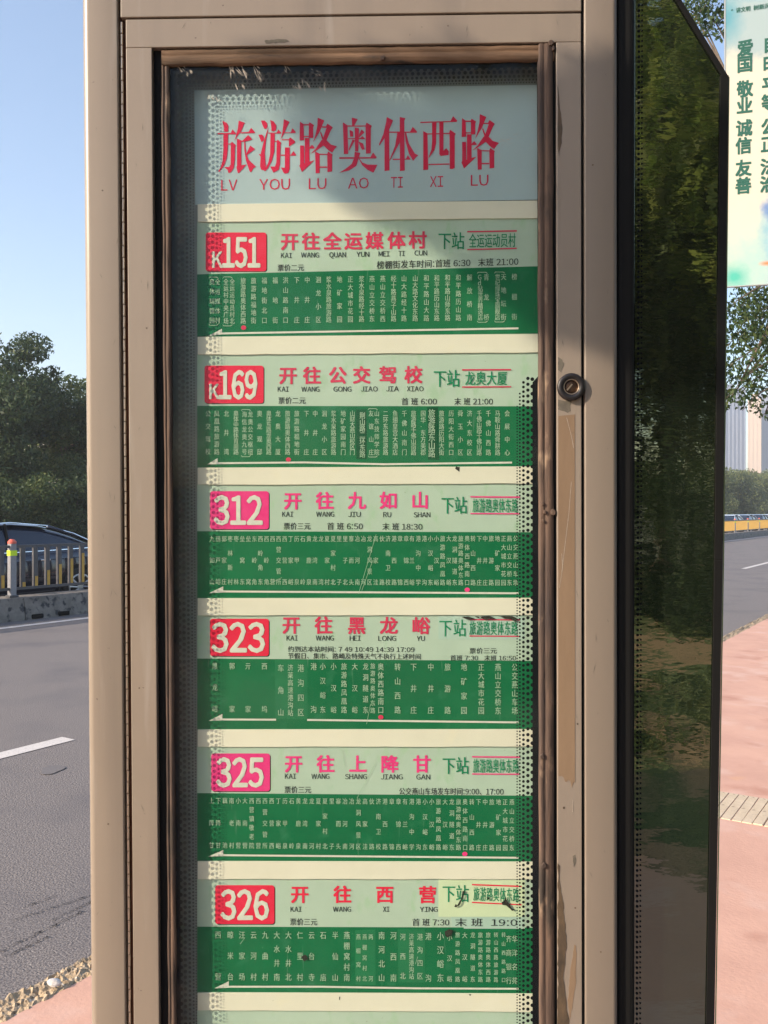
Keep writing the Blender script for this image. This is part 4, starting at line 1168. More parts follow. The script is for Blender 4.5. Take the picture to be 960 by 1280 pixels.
# ---- cars
TYRE = mat('tyre_rubber', (.02, .02, .02), .8)
RIM = mat('alloy_rim', (.62, .62, .64), .3, .9)
CGL = mat('car_glass', (.012, .018, .035), .06, spec=.8)
CHROME = mat('chrome', (.85, .85, .87), .15, 1.0)
LAMPR = mat('tail_lamp_red', (.45, .02, .02), .2)
LAMPW = mat('headlamp_clear', (.75, .77, .8), .15)
UNDER = mat('dark_underbody', (.01, .01, .01), .9)
def car(name, paint, label, group=None):
    r = empty(name, (0, 0, 0), label, 'car', group)
    st = [(-2.33, .72, .62, .42), (-2.26, .92, .74, .30), (-2.0, 1.00, .82, .24), (-1.5, 1.01, .88, .2), (-.6, .97, .90, .19), (.4, .94, .90, .19), (1.1, .91, .895, .19), (1.7, .82, .87, .2), (2.1, .72, .80, .24), (2.28, .62, .70, .3), (2.34, .5, .58, .4)]
    vs = []; fs = []
    for (x, zt, w, zb) in st:
        half = [(w * .80, zb), (w * .97, zb + .08), (w, .5), (w * .985, zt - .16), (w * .93, zt - .03), (w * .72, zt), (w * .3, zt + .02)]
        ringp = half + [(-y, z) for y, z in half[::-1]]
        vs += [(x, y, z) for y, z in ringp]
    k = 14
    for i in range(len(st) - 1):
        for j in range(k):
            fs.append((i * k + j, i * k + (j + 1) % k, (i + 1) * k + (j + 1) % k, (i + 1) * k + j))
    fs += [tuple(range(k))[::-1], tuple(range((len(st) - 1) * k, len(st) * k))]
    build('body', vs, fs, paint, r, smooth=True, subsurf=2)
    # greenhouse
    cs = [(-1.95, .995, .74, .70), (-1.45, 1.22, .80, .64), (-.95, 1.365, .82, .60), (-.3, 1.41, .83, .59), (.25, 1.39, .83, .59), (.75, 1.22, .82, .62), (1.25, .93, .80, .72)]
    vs = []; fs = []
    for (x, zt, wb, wt) in cs:
        h = [(wb, .90), (wb - (wb - wt) * .55, .90 + (zt - .90) * .6), (wt, zt - .02), (wt * .6, zt), (0, zt + .008)]
        rg = h + [(-y, z) for y, z in h[:-1][::-1]]
        vs += [(x, y, z) for y, z in rg]
    k = 9
    for i in range(len(cs) - 1):
        for j in range(k - 1):
            fs.append((i * k + j, i * k + j + 1, (i + 1) * k + j + 1, (i + 1) * k + j))
    build('windows', vs, fs, CGL, r, smooth=True, subsurf=1)
    vs = []; fs = []
    for (x, zt, wb, wt) in [(-1.02, 1.345, 0, .6), (-.8, 1.392, 0, .6), (-.3, 1.422, 0, .6), (.2, 1.405, 0, .6), (.42, 1.35, 0, .61)]:
        for y in (-1.0, -.9, -.5, 0, .5, .9, 1.0):
            vs.append((x, y * wt * 1.04, zt + .004 - (.035 if abs(y) > .95 else .008 if abs(y) > .8 else 0)))
    for i in range(4):
        for j in range(6): fs.append((i * 7 + j, i * 7 + j + 1, (i + 1) * 7 + j + 1, (i + 1) * 7 + j))
    build('roof', vs, fs, paint, r, smooth=True)
    for sd in (-1, 1):
        p1 = MB().tube([(1.2, sd * .80, .93), (.8, sd * .72, 1.18), (.4, sd * .625, 1.36)], .022, 6).build('front_pillar', paint, r, smooth=True)
        p2 = MB().tube([(-2.0, sd * .74, .99), (-1.5, sd * .68, 1.2), (-.98, sd * .625, 1.355)], .035, 6).build('rear_pillar', paint, r, smooth=True)
        MB().tube([(-.15, sd * .845, .93), (-.2, sd * .61, 1.40)], .02, 6).build('centre_pillar', BLACKM, r, smooth=True)
        MB().tube([(-1.9, sd * .80, .985), (-.9, sd * .872, .965), (.2, sd * .875, .945), (1.15, sd * .84, .925)], .009, 5).build('window_trim', CHROME, r)
        MB().tube([(-2.0, sd * .76, 1.0), (-1.45, sd * .70, 1.235), (-.95, sd * .635, 1.375), (-.3, sd * .62, 1.43), (.3, sd * .62, 1.40), (.8, sd * .72, 1.19)], .007, 5).build('window_trim', CHROME, r)
        for xd in (-.75, .35):
            MB().box(xd - .09, sd * .90 - .015, .80, xd + .09, sd * .90 + .015, .825).build('door_handle', CHROME, r, bevel=.005)
        MB().box(.85, sd * .93 - .07, .93, 1.0, sd * .93 + .07, 1.03).build('wing_mirror', paint, r, bevel=.03)
        MB().box(2.1, sd * .62 - .14, .58, 2.31, sd * .62 + .1, .70).build('headlight', LAMPW, r, bevel=.03)
        MB().box(-2.33, sd * .62 - .14, .74, -2.2, sd * .62 + .12, .88).build('tail_light', LAMPR, r, bevel=.03)
        for xw in (-1.42, 1.42):
            w = MB().cyl((xw, sd * .80 - .11, .325), .325, .22, 28, 'y').build('wheel', TYRE, r, bevel=.02)
            rimb = MB().cyl((xw, sd * .915 - .008, .325), .225, .012, 28, 'y')
            rimo = MB()
            for q in range(10):
                a = q * math.pi / 5
                rimo.tube([(xw + .05 * math.cos(a), sd * .925, .325 + .05 * math.sin(a)), (xw + .215 * math.cos(a + .08), sd * .922, .325 + .215 * math.sin(a + .08))], .016, 5)
            rimo.tube([(xw + .218 * math.cos(q * .3), sd * .92, .325 + .218 * math.sin(q * .3)) for q in range(22)], .016, 5)
            rimo.cyl((xw, sd * .925 - .01, .325), .055, .02, 12, 'y')
            rimb.build('brake_disc', UNDER, w); rimo.build('rim', RIM, w)
            MB().cyl((xw, sd * .79 - .1, .34), .375, .2, 28, 'y').build('wheel_arch', UNDER, r)
    MB().box(-2.36, -.26, .56, -2.30, .26, .68).build('number_plate', mat('blank_plate', (.03, .09, .4), .4), r)
    return r
NAVY = mat('navy_car_paint', (.012, .016, .034), .12, .3, coat=1.0)
c1 = car('parked_car', NAVY, 'dark navy sedan behind the median railing at left, only its rear half in frame')
c1.name = 'passing_car'
nrl = N_MED1 + 1.35
def ray_road(pxx, n_):
    d = Vector(((pxx - 480) / F, 1, 0)); t = n_ / d.dot(NR); return (d * t).dot(DR)
s_wheel = ray_road(97, nrl - .85)
c1.location = RD(s_wheel - 1.42, nrl, 0); c1.rotation_euler = (0, 0, ang + math.pi)
# rear is at the far (right) end, so the front points back towards the camera
WHITEP = mat('white_car_paint', (.72, .74, .78), .15, coat=1.0)
SILV = mat('silver_car_paint', (.42, .44, .48), .2, .6, coat=1.0)
GREYP = mat('grey_car_paint', (.10, .11, .13), .15, .3, coat=1.0)
first_lab = ['white car in the queue beyond the yellow railing, nearest the sign edge', 'silver car in the middle of the queue beyond the yellow railing', 'dark grey car behind the silver one beyond the yellow railing', 'white car at the right frame edge beyond the yellow railing']
for i, (pxx, n_, pm, lb) in enumerate(((908, 14.0, WHITEP, 0), (927, 14.0, SILV, 1), (944, 14.2, GREYP, 2), (958, 14.0, WHITEP, 3))):
    cc = car('queued_car', pm, first_lab[lb], 'cars queued beyond the railing')
    cc.location = RD(ray_road(pxx, n_), n_, 0); cc.rotation_euler = (0, 0, ang + math.pi)

# ---- verge beyond the far road
VERGE = mat('far_verge', (.06, .085, .03), .95, col2=(.10, .11, .05), nscale=2)
ground_sheet('far_verge', VERGE, -60, 420, N_FAR, 60, .08)

# ---- foliage
BARK = mat('bark', (.085, .065, .05), .9, col2=(.14, .11, .085), nscale=8, stretch=(4, 4, 1), bump=.01, bscale=30)
LF_DARK = leaf_mat('leaf_dark', (.026, .045, .022), (.045, .075, .033), (.085, .115, .045))
LF_MID = leaf_mat('leaf_mid', (.040, .070, .026), (.075, .115, .040), (.15, .175, .06))
LF_LITE = leaf_mat('leaf_olive', (.075, .105, .045), (.125, .160, .065), (.21, .22, .095))
LF_OLIVE = leaf_mat('leaf_sunlit_olive', (.09, .14, .035), (.17, .23, .055), (.32, .34, .10), thru=.5)
LF_NEAR = leaf_mat('leaf_near', (.020, .045, .015), (.035, .070, .022), (.085, .11, .03))

def lumps(c, rx, ry, rz, n, rlo, rhi, rr):
    out = []
    for _ in range(n):
        while True:
            p = rr.uniform(-1, 1, 3)
            if .25 < np.linalg.norm(p) <= 1: break
        out.append((np.array(c) + p * np.array([rx, ry, rz]), rr.uniform(rlo, rhi)))
    return out
def leaves(name, m, parent, lumplist, n, size, rr, hang=.3, flat=.7):
    """pointed leaf quads scattered through lumps; vectorised"""
    cs = np.array([l[0] for l in lumplist]); rs = np.array([l[1] for l in lumplist])
    w = rs ** 2.2; idx = rr.choice(len(rs), n, p=w / w.sum())
    d = rr.normal(size=(n, 3)); d /= np.linalg.norm(d, axis=1)[:, None]
    rad = rs[idx] * (rr.uniform(0, 1, n) ** .38)
    p = cs[idx] + d * rad[:, None] * np.array([1, 1, flat])
    a = rr.normal(size=(n, 3)); a[:, 2] -= hang; a /= np.linalg.norm(a, axis=1)[:, None]
    b = np.cross(a, rr.normal(size=(n, 3))); b /= np.linalg.norm(b, axis=1)[:, None]
    sz = size * rr.uniform(.6, 1.3, n)[:, None]
    nrm = np.cross(a, b)
    v = np.empty((n, 4, 3))
    v[:, 0] = p - a * sz; v[:, 2] = p + a * sz
    v[:, 1] = p + b * sz * .42 + nrm * sz * .15; v[:, 3] = p - b * sz * .42 + nrm * sz * .15
    me = bpy.data.meshes.new(name)
    me.vertices.add(n * 4); me.vertices.foreach_set('co', v.reshape(-1))
    me.loops.add(n * 4); me.loops.foreach_set('vertex_index', np.arange(n * 4, dtype=np.int32))
    me.polygons.add(n); me.polygons.foreach_set('loop_start', np.arange(0, n * 4, 4, dtype=np.int32)); me.polygons.foreach_set('loop_total', np.full(n, 4, dtype=np.int32))
    me.materials.append(m); me.update(calc_edges=True); me.validate()
    o = bpy.data.objects.new(name, me); COL.objects.link(o)
    if parent is not None: o.parent = parent
    return o
def limbs(ls, base, fork, rr, r0=.16, n=10, m=BARK, parent=None):
    t = MB()
    top = fork + Vector((rr.uniform(-.2, .2), rr.uniform(-.2, .2), (max(l[0][2] for l in ls) - fork.z) * .7))
    mid = (base + fork) / 2 + Vector((rr.uniform(-.08, .08), rr.uniform(-.08, .08), 0))
    t.tube([base, mid, fork, (fork + top) / 2, top], [r0 * 1.25, r0, r0 * .85, r0 * .5, r0 * .12], 9)
    order = rr.permutation(len(ls))[:n]
    br = MB()
    for k in order:
        c = Vector(ls[k][0]); q = fork.lerp(top, float(rr.uniform(0, .7)))
        md = q.lerp(c, .5) + Vector((0, 0, float(rr.uniform(-.1, .35))))
        br.tube([q, md, c], [r0 * .4, r0 * .24, r0 * .06], 6)
    t.build('trunk', m, parent, smooth=True); br.build('branches', m, parent, smooth=True)
def tree(name, loc, h, crown, nl, nleaf, size, lm, label, seed, group=None, rlo=.3, rhi=.45, r0=.16, fork=.35):
    """crown = (rx, ry, rz, centre height)"""
    rr = np.random.default_rng(seed)
    t = empty(name, loc, label, 'tree', group)
    rx, ry, rz, cz = crown
    ls = lumps((0, 0, cz), rx * .72, ry * .72, rz * .78, nl, rlo * rx, rhi * rx, rr)
    leaves('crown', lm, t, ls, nleaf, size, rr)
    limbs(ls, Vector((0, 0, -.1)), Vector((0, 0, h * fork)), rr, r0, 12, parent=t)
    return t
def shrub(name, loc, rx, ry, rz, nl, nleaf, size, lm, label, seed, group=None, cat='shrub'):
    rr = np.random.default_rng(seed)
    t = empty(name, loc, label, cat, group)
    ls = lumps((0, 0, rz * .95), rx * .75, ry * .75, rz * .8, nl, .28 * rx, .42 * rx, rr)
    leaves('foliage', lm, t, ls, nleaf, size, rr, flat=.85)
    st = MB()
    for k in range(6):
        c = Vector(ls[k][0]); st.tube([(0, 0, -.05), Vector((c.x * .4, c.y * .4, c.z * .6)), c], [.06, .04, .01], 6)
    st.build('stems', BARK, t, smooth=True)
    return t
def at(pxx, n_):
    """point on the ground under photo column pxx at road offset n_"""
    d = Vector(((pxx - 480) / F, 1, 0)); return d * (n_ / d.dot(NR))
# left: two taller trees above a band of shrubs
p = at(12, 29); tree('broadleaf_tree', p, 8.6, (3.1, 3.1, 3.2, 5.6), 34, 17000, .085, LF_DARK, 'taller dark airy tree at the left frame edge above the roadside shrubs', 21, rlo=.15, rhi=.28)
p = at(80, 30); tree('broadleaf_tree', p, 7.4, (2.9, 2.9, 2.7, 5.0), 30, 30000, .085, LF_MID, 'lower full green tree just left of the sign post above the shrubs', 22, rlo=.24, rhi=.38)
p = at(-40, 27); tree('broadleaf_tree', p, 7.6, (3.0, 3.0, 2.8, 4.6), 26, 20000, .085, LF_DARK, 'dark tree beyond the left frame edge behind the car', 23)
p = at(150, 30); tree('broadleaf_tree', p, 6.3, (2.9, 2.9, 2.4, 4.0), 26, 16000, .09, LF_MID, 'green tree hidden behind the left post of the sign', 24)
for i, (pxx, n_, rx, rz, lb) in enumerate(((-30, 24.6, 2.0, 1.45, 'wide dark shrub behind the car at the left frame edge'), (22, 24.8, 1.9, 1.5, 'olive topped shrub above the car roof'), (75, 24.5, 1.9, 1.45, 'shrub just left of the sign post above the rear of the car'), (128, 24.8, 2.0, 1.5, 'shrub half hidden behind the left post of the sign'), (190, 25, 2.0, 1.4, 'shrub hidden behind the sign cabinet'))):
    p = at(pxx, n_); shrub('roadside_shrub', p, rx, rx, rz, 26, 22000, .06, LF_MID if i % 2 else LF_DARK, lb, 40 + i, 'shrubs along the far side of the road')
for i, (pxx, n_) in enumerate(((-20, 26.6), (40, 26.8), (96, 26.8), (150, 27))):
    p = at(pxx, n_); shrub('tall_shrub', p, 2.0, 2.0, 1.95, 24, 18000, .065, LF_MID, ['tall shrub behind the car at far left', 'tall lit shrub below the taller tree', 'tall lit shrub below the lower tree beside the sign post', 'tall shrub behind the left post'][i], 50 + i, 'shrubs along the far side of the road')
# row continuing to the right side, far away
rowt = None
for i, (pxx, n_, sc_) in enumerate(((300, 26, .9), (450, 26, .9), (560, 26, 1), (650, 26, 1), (730, 26, 1.05), (800, 26, 1.0), (845, 26, 1.0), (880, 27, 1.0), (903, 28, 1.0), (918, 27, .92), (931, 29, 1.06), (944, 27, 1.0), (955, 28, 1.1), (966, 27, 1.1), (978, 28, 1.1))):
    p = at(pxx, n_)
    if rowt is None:
        rowt = tree('row_tree', p, 7.6, (4.2, 4.2, 3.7, 4.2), 40, 24000, .16, LF_LITE, '', 61, 'rounded trees in the row beyond the far road', fork=.2)
        o = rowt
    else:
        o = copy_tree(rowt)
    o.location = p; o.rotation_euler = (0, 0, i * 2.1); o.scale = (sc_, sc_, sc_)
    nth = ['first', 'second', 'third', 'fourth', 'fifth', 'sixth', 'seventh']
    o['label'] = ('%s rounded green tree of the far row, counted from the sign edge towards the right' % nth[i - 8] if pxx >= 903 else 'rounded green tree of the far row, hidden behind the sign')

# right: near street tree, its leaves hang in beside the banner
rr = np.random.default_rng(77)
tp_ = Vector((6.6, 12.6, .04))
near_tree = empty('street_tree', tp_, 'street tree with hanging leafy twigs above and below the tall banner', 'tree')
ls = lumps((0, 0, 7.2), 2.6, 2.4, 2.6, 44, .45, .85, rr)
def px_to_local(pxx, pyy, d):
    return np.array([(pxx - 480) / F * d - tp_.x, d - tp_.y, CAM_H + (640 - pyy) / F * d - tp_.z])
extra = [(948, 395, .42), (925, 408, .30), (957, 420, .4), (944, 440, .34), (915, 425, .22), (925, 478, .30), (912, 498, .20), (955, 468, .32), (935, 505, .13), (948, 492, .22), (957, 515, .14), (908, 462, .22), (933, 375, .25), (880, 8, .36), (893, 25, .22), (866, 14, .25), (899, 42, .10), (884, 38, .1), (960, 385, .4), (912, 385, .14)]
# keep the random crown lumps out of the clear sky gaps beside the sign
def ok(c):
    wx, wy, wz = c[0][0] + tp_.x, c[0][1] + tp_.y, c[0][2] + tp_.z
    X = 480 + F * wx / wy; Y = 640 - F * (wz - CAM_H) / wy; r = c[1] * F / wy
    return not (X - r < 985 and Y + r > -10)
ls = [l for l in ls if ok(l)]
lsx = [(px_to_local(a_, b_, 12.4 + .5 * math.sin(k * 2.2)), r) for k, (a_, b_, r) in enumerate(extra)]
leaves('crown', LF_NEAR, near_tree, ls, 9000, .045, rr)
leaves('hanging_leaves', LF_NEAR, near_tree, lsx, 3600, .042, rr, hang=.8, flat=1)
limbs(ls + lsx, Vector((0, 0, -.1)), Vector((0, 0, 3.4)), rr, .15, 14, parent=near_tree)
tw = MB()
for (c, r) in lsx:
    c = Vector(c); tw.tube([c + Vector((.5, .1, .35)), c + Vector((.1, 0, .1)), c + Vector((-r * .6, 0, -r * .7))], [.014, .008, .003], 5)
tag(tw.build('twigs', BARK, near_tree), kind='stuff')

# unseen kerbside tree; bough shaped to shade the upper sign, low crown to shade pavement
rr = np.random.default_rng(5)
bt = Vector((-4.9, -3.9, .04))
kt = empty('kerb_shade_tree', bt, 'unseen kerbside tree behind the viewpoint, shaped to shade the sign and pavement', 'tree')
ls = lumps((0, 0, 3.5), 1.5, 1.5, 2.3, 54, .45, .7, rr)
# bough lumps: project the shaded patch of the sign back towards the sun
bough = []
DSUN = 3.1
SHADE = [(352, 92), (372, 170), (408, 222), (470, 258), (540, 285), (590, 335), (650, 392), (700, 408), (830, 430), (850, 92)]
def inside(x, y, pg):
    c = False
    for k in range(len(pg)):
        (x0, y0), (x1, y1) = pg[k], pg[k - 1]
        if (y0 > y) != (y1 > y) and x < (x1 - x0) * (y - y0) / (y1 - y0) + x0: c = not c
    return c
while len(bough) < 420:
    xx, yy = float(rr.uniform(330, 860)), float(rr.uniform(80, 440))
    if not inside(xx, yy, SHADE): continue
    q = S(xx, yy, 0) + SUN * (DSUN + float(rr.uniform(-.25, .25)))
    bough.append((np.array(q - bt), .022))
leaves('crown', LF_MID, kt, ls, 24000, .07, rr)
leaves('shading_bough', LF_MID, kt, bough, 3000, .030, rr, flat=1)
limbs(ls, Vector((0, 0, -.1)), Vector((0, 0, 2.2)), rr, .14, 12, parent=kt)
bw = MB()
end = Vector(S(700, 250, 0) + SUN * DSUN - bt)
bw.tube([Vector((0, 0, 2.2)), Vector((.3, .5, 3.2)), end + Vector((.9, .1, -.1)), end + Vector((.25, 0, 0))], [.05, .04, .02, .008], 7)
bw.build('bough', BARK, kt, smooth=True)

# ---- behind the viewer: verge, clipped hedge, trees (seen in the mirror panel)
GRASSB = mat('grass_and_dirt_verge', (.07, .10, .035), .95, col2=(.12, .15, .05), nscale=6,
             extra=[((.34, .22, .13), 1.15, .50, .56, (1, 1, 1)), ((.05, .085, .03), 3.0, .6, .7, (1, 1, 1))], bump=.02, bscale=40)
ground_sheet('verge', GRASSB, -30, 60, -14, -1.6, .03)
rr = np.random.default_rng(9)
for k in range(1):
    n = 9000
    lsg = [(np.array(RD(float(rr.uniform(-14, 6)), float(rr.uniform(-7.0, -1.9)), .04)), .5) for _ in range(70)]
    g = leaves('verge_grass', LF_LITE, None, lsg, n, .05, rr, hang=-1.5, flat=.06)
    tag(g, kind='stuff')
HN = -7.0
for i in range(7):
    s_ = -13 + i * 2.4
    lsq = [(np.array([float(rr.uniform(-1.1, 1.1)), float(rr.uniform(-.45, .45)), float(rr.uniform(.25, 1.75))]), .34) for _ in range(40)]
    h = empty('clipped_hedge', RD(s_, HN, .03), 'clipped dark green hedge block behind the viewpoint', 'hedge', 'hedge blocks behind the footpath', rz=ang)
    leaves('foliage', LF_DARK, h, lsq, 9000, .045, rr, flat=1)
for i, (s_, n_, hh) in enumerate(((-13, -10.5, 10.5), (-8.5, -11, 12), (-4.5, -10.4, 11), (-.5, -11.5, 12), (4, -11, 11), (-10.5, -15.5, 15), (-4, -16, 16), (2, -16, 15))):
    tree('verge_tree', RD(s_, n_, .03), hh, (3.4, 3.4, hh * .52, hh * .54), 44, 16000, .15, LF_OLIVE if i % 2 == 0 else LF_LITE, 'leafy tree behind the hedge at the viewer\'s back', 90 + i, 'trees behind the footpath hedge', fork=.25)

# ---- banner on its lamp post
def bn(pxx, pyy, d=10.0):
    """banner plane turned a little: nearer at its right side"""
    nrm = Vector((-.28, -1, 0)).normalized()
    p0 = Vector(((930 - 480) / F * d, d, 0))
    r = Vector(((pxx - 480) / F, 1, (640 - pyy) / F)); t = (p0 - EYE).dot(nrm) / r.dot(nrm)
    return EYE + r * t
bl = bn(907, 358); br_ = bn(1000, 349)
tl = Vector((bl.x - .01, bl.y, 0)) ; bw_ = (Vector((br_.x, br_.y, 0)) - Vector((bl.x, bl.y, 0)))
BU = bw_.normalized(); BW = bw_.length; BZ0 = bl.z; BZ1 = BZ0 + 3.75; BNm = Vector((BU.y, -BU.x, 0))
post_at = Vector((bl.x, bl.y, 0)) + BU * (BW + .2) + BNm * -.02
lamp = empty('lamp_post', (post_at.x, post_at.y, 0.04), 'grey street lamp post just beyond the right frame edge carrying the banner', 'lamp post')
MB().cyl((0, 0, 0), .09, 9.0, 16, r2=.06).build('pole', RAILP, lamp, smooth=True)
MB().cyl((0, 0, 0), .16, .04, 16).build('base_plate', RAILG, lamp)
MB().tube([(0, 0, 8.9), (-.6, .4, 9.3), (-1.6, 1.0, 9.4)], [.05, .045, .04], 8).build('arm', RAILP, lamp, smooth=True)
MB().box(-2.1, .85, 9.32, -1.5, 1.15, 9.44).build('lamp_head', RAILG, lamp, bevel=.03)
ban = empty('banner', (bl.x, bl.y, BZ0), 'tall cream and teal watercolour banner with green Chinese characters', 'banner')

def banner_mat():
    m = mat('banner_print', (.80, .78, .70), .45)
    nt = m.node_tree; b = nt.nodes['Principled BSDF']
    tc = nt.nodes.new('ShaderNodeTexCoord')
    sep = nt.nodes.new('ShaderNodeSeparateXYZ'); nt.links.new(tc.outputs['Object'], sep.inputs[0])
    def wash(prev, colr, cx, cz, rx, rz, seed, amp=.9, lo=.15, hi=1.0, mx_=1.0):
        """soft painted blob around (cx, cz) in banner metres with a noisy outline"""
        vm = nt.nodes.new('ShaderNodeMapping'); vm.vector_type = 'POINT'
        vm.inputs['Location'].default_value = (-cx / rx, 0, -cz / rz); vm.inputs['Scale'].default_value = (1 / rx, 0.0001, 1 / rz)
        nt.links.new(tc.outputs['Object'], vm.inputs[0])
        ln = nt.nodes.new('ShaderNodeVectorMath'); ln.operation = 'LENGTH'; nt.links.new(vm.outputs[0], ln.inputs[0])
        n = nt.nodes.new('ShaderNodeTexNoise'); n.inputs['Scale'].default_value = 7.5; n.inputs['Detail'].default_value = 9; n.inputs['Roughness'].default_value = .65
        ad = nt.nodes.new('ShaderNodeVectorMath'); ad.operation = 'ADD'; ad.inputs[1].default_value = (seed, seed * 2.1, 0)
        nt.links.new(tc.outputs['Object'], ad.inputs[0]); nt.links.new(ad.outputs[0], n.inputs['Vector'])
        m1 = nt.nodes.new('ShaderNodeMath'); m1.operation = 'MULTIPLY_ADD'; m1.inputs[1].default_value = amp; m1.inputs[2].default_value = -amp / 2
        nt.links.new(n.outputs['Fac'], m1.inputs[0])
        m2 = nt.nodes.new('ShaderNodeMath'); m2.operation = 'ADD'; nt.links.new(ln.outputs['Value'], m2.inputs[0]); nt.links.new(m1.outputs[0], m2.inputs[1])
        mr = nt.nodes.new('ShaderNodeMapRange'); mr.inputs['From Min'].default_value = lo; mr.inputs['From Max'].default_value = hi
        mr.inputs['To Min'].default_value = mx_; mr.inputs['To Max'].default_value = 0
        nt.links.new(m2.outputs[0], mr.inputs[0])
        mx = nt.nodes.new('ShaderNodeMix'); mx.data_type = 'RGBA'
        nt.links.new(mr.outputs[0], mx.inputs['Factor'])
        if isinstance(prev, tuple): mx.inputs['A'].default_value = prev
        else: nt.links.new(prev, mx.inputs['A'])
        mx.inputs['B'].default_value = tuple(colr) + (1,)
        return mx.outputs['Result']
    c = (.56, .52, .42, 1)
    c = wash(c, (.27, .36, .38), .45, 3.5, 1.1, 1.05, 1.3, .35, .82, .98, .9)
    c = wash(c, (.10, .28, .34), .03, 3.05, .20, .38, 2.7, .8)
    c = wash(c, (.16, .34, .40), .30, 3.3, .25, .14, 8.7, .8)
    c = wash(c, (.30, .50, .46), .20, .10, .50, .95, 3.9, .9, .15, 1.0, .8)
    c = wash(c, (.20, .42, .48), .62, .35, .34, .80, 5.9, .9, .3, 1.0, .75)
    c = wash(c, (.07, .40, .31), .09, .10, .20, .20, 5.2, .8)
    c = wash(c, (.10, .32, .46), .58, .58, .24, .44, 6.4, 1.3, .2, 1.05, .85)
    c = wash(c, (.03, .12, .40), .47, .84, .12, .15, 7.1, 1.5, .1, 1.0, .85)
    c = wash(c, (.62, .20, .07), .44, .23, .10, .035, 9.1, .6)
    nt.links.new(c, b.inputs['Base Color'])
    return m
def bpt(x, z, out=0.0):
    return Vector((BU.x * x + BNm.x * out, BU.y * x + BNm.y * out, z))
# panel built in its own frame so that the print follows the board
pn = MB().box(0, 0, 0, BW, .03, BZ1 - BZ0).build('panel', banner_mat(), ban)
pn.rotation_euler = (0, 0, math.atan2(BU.y, BU.x))
fr = MB().box(-.012, -.006, -.012, BW + .012, .036, -.0005).box(-.012, -.006, 0, -.0005, .036, BZ1 - BZ0).build('frame', mat('banner_frame', (.42, .44, .42), .4, .4), ban)
fr.rotation_euler = pn.rotation_euler
arms = MB().box(BW + .012, .0, .1, BW + .2, .03, .14).box(BW + .012, .0, 3.5, BW + .2, .03, 3.54).build('bracket', RAILG, ban)
arms.rotation_euler = pn.rotation_euler
BINK = mat('banner_green_ink', (.015, .095, .065), .5)
def btxt(name, items):
    vs_, fs_ = [], []
    for (ch, x, z, w, h, of) in items:
        g, f = glyph(ch, 0)
        n_ = len(ch)
        a_ = min(q[0] for q in g) if n_ > 1 else 0; b_ = max(q[0] for q in g) if n_ > 1 else 1
        for i_, (ox, oz) in enumerate([(a2, b2) for a2 in (-of, of) for b2 in (-of, of)]):
            k = len(vs_)
            vs_ += [(x + ox * w + (q[0] - a_) / (b_ - a_) * w - (w / 2 if n_ == 1 else 0), -.0025 - .0004 * i_, z + (q[1] + oz - .38) * h) for q in g]
            fs_ += [tuple(i + k for i in t) for t in f]
    o = build(name, vs_, fs_, BINK, ban); o.rotation_euler = pn.rotation_euler
def bxz(pxx, pyy):
    p = bn(pxx, pyy)
    return (Vector((p.x, p.y, 0)) - Vector((bl.x, bl.y, 0))).dot(BU), p.z - BZ0
items = []
for ch, (pxx, pyy) in zip('爱国敬业诚信友善', ((931.5, 60), (931, 80), (931, 111), (930.5, 132), (930, 160), (929.5, 182), (929.3, 210), (929, 232))):
    x, z = bxz(pxx, pyy); items.append((ch, x, z, .175, .195, .03))
for ch, (pxx, pyy) in zip('自由平等公正法治', ((963.5, 55), (963, 77), (962.5, 106), (962, 128), (961.5, 158), (961, 180), (960.5, 208), (960, 230))):
    x, z = bxz(pxx, pyy); items.append((ch, x, z, .175, .195, .03))
for it in items: btxt('slogan_character', [it])
x, z = bxz(914, 14)
for t_, o_, w_ in (('“讲文明', 0, .20), ('树新风”', .235, .20), ('公益广告', .47, .25)):
    btxt('small_heading', [(t_, x + o_, z, w_, .062, .01)])

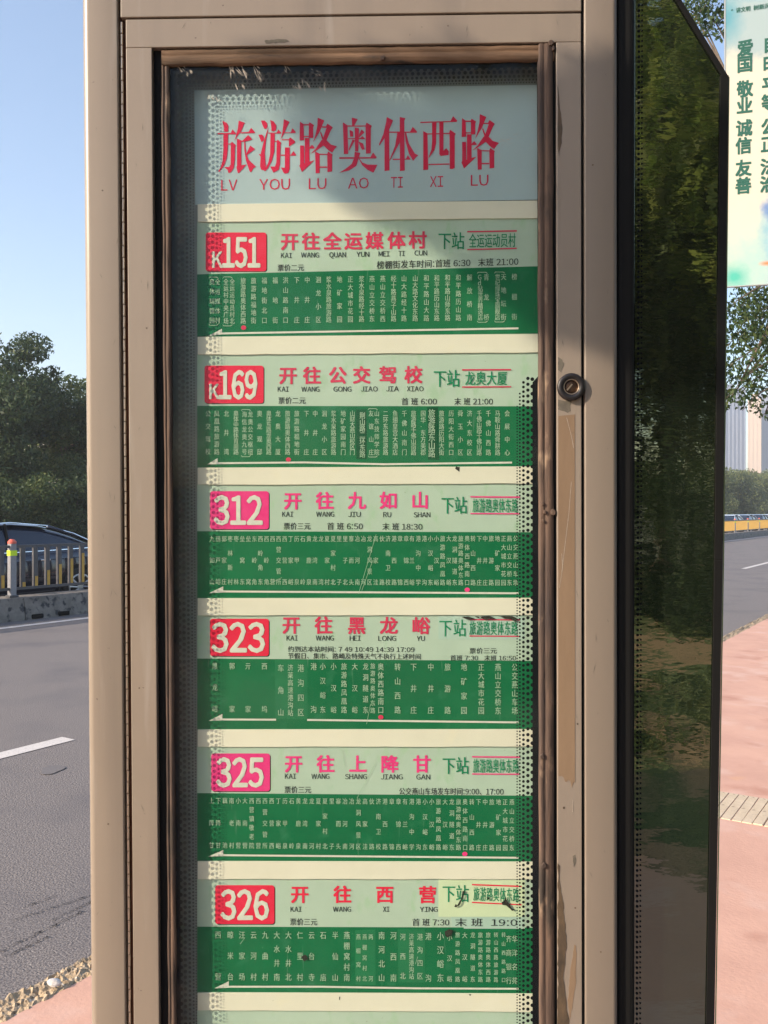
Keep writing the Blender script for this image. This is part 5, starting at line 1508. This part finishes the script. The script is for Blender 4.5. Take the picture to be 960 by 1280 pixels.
# ---- towers far away
GLB = mat('tower_blue_glass', (.06, .085, .15), .4, col2=(.075, .10, .17), nscale=.1)
CONCB = mat('tower_pale_rib', (.20, .23, .31), .6)
BEI = mat('tower_beige', (.46, .36, .29), .8, col2=(.50, .39, .31), nscale=.1)
PALE = mat('tower_pale', (.24, .27, .34), .8)
WND = mat('tower_window', (.09, .11, .16), .2)
def tower(name, x0, x1, ytop, d, wall, rib, label, nr, step, roof=True):
    X0, X1 = (x0 - 480) / F * d, (x1 - 480) / F * d; H = CAM_H + (640 - ytop) / F * d
    t = empty(name, ((X0 + X1) / 2, d, 0), label, 'building', rz=-math.atan2((X0 + X1) / 2, d) - .03)
    w = (X1 - X0) / 2
    MB().box(-w, 0, 0, w, 18, H).build('wall', wall, t)
    fl = MB(); z = 3
    while z < H - 2 and wall is not BEI:
        fl.box(-w - .12, -.12, z, w + .12, 18.1, z + .5); z += 3.3
    if fl.v: tag(fl.build('floor_band', wall, t), kind='stuff')
    rb = MB()
    for i in range(nr + 1):
        x = -w + 2 * w * i / nr
        rb.box(x - .35, -.15, 0, x + .35, 18.1, H + .3)
    tag(rb.build('facade_rib', rib, t), kind='stuff')
    MB().box(-w * .5, 5, H + .01, w * .5, 13, H + 3).build('roof_house', wall, t)
    return t
tower('office_tower', 874, 929, 486, 520, GLB, CONCB, 'blue grey glass office tower with vertical ribs, beside the sign edge', 12, 3)
tower('residential_tower', 936, 950, 498, 480, BEI, BEI, 'narrow beige tower to the right of the blue grey glass one', 3, 3)
tower('residential_tower', 950.5, 985, 492, 540, PALE, CONCB, 'pale grey tower at the right frame edge behind the leaves', 8, 3)
# pale house glimpsed through the left trees
hs = empty('pale_house', at(82, 48), 'pale house glimpsed through the lower left tree', 'building')
MB().box(-6, 0, 0, 6, 8, 6.4).build('wall', mat('pale_render', (.62, .55, .50), .8), hs)
MB().box(-6.3, -.3, 6.4, 6.3, 8.3, 6.7).build('roof', RAILG, hs)
wf = MB()
for i in range(5):
    for j in range(2):
        MB().box(-5 + i * 2.2, -.05, 1.2 + j * 2.8, -3.8 + i * 2.2, .05, 2.7 + j * 2.8).build('window', WND, hs)

# ---- thin summer haze over the whole place
hz = MB().box(-320, -60, -1.02, 520, 620, 92).build('haze', bpy.data.materials.new('haze_air'))
hm = hz.data.materials[0]; hm.use_nodes = True
hm.node_tree.nodes.remove(hm.node_tree.nodes['Principled BSDF'])
pv = hm.node_tree.nodes.new('ShaderNodeVolumePrincipled')
pv.inputs['Color'].default_value = (.93, .96, 1, 1)
pv.inputs['Density'].default_value = .0010
pv.inputs['Anisotropy'].default_value = .2
hm.node_tree.links.new(pv.outputs[0], hm.node_tree.nodes['Material Output'].inputs['Volume'])
tag(hz, 'thin pale summer haze hanging over the road and the far towers', kind='stuff')
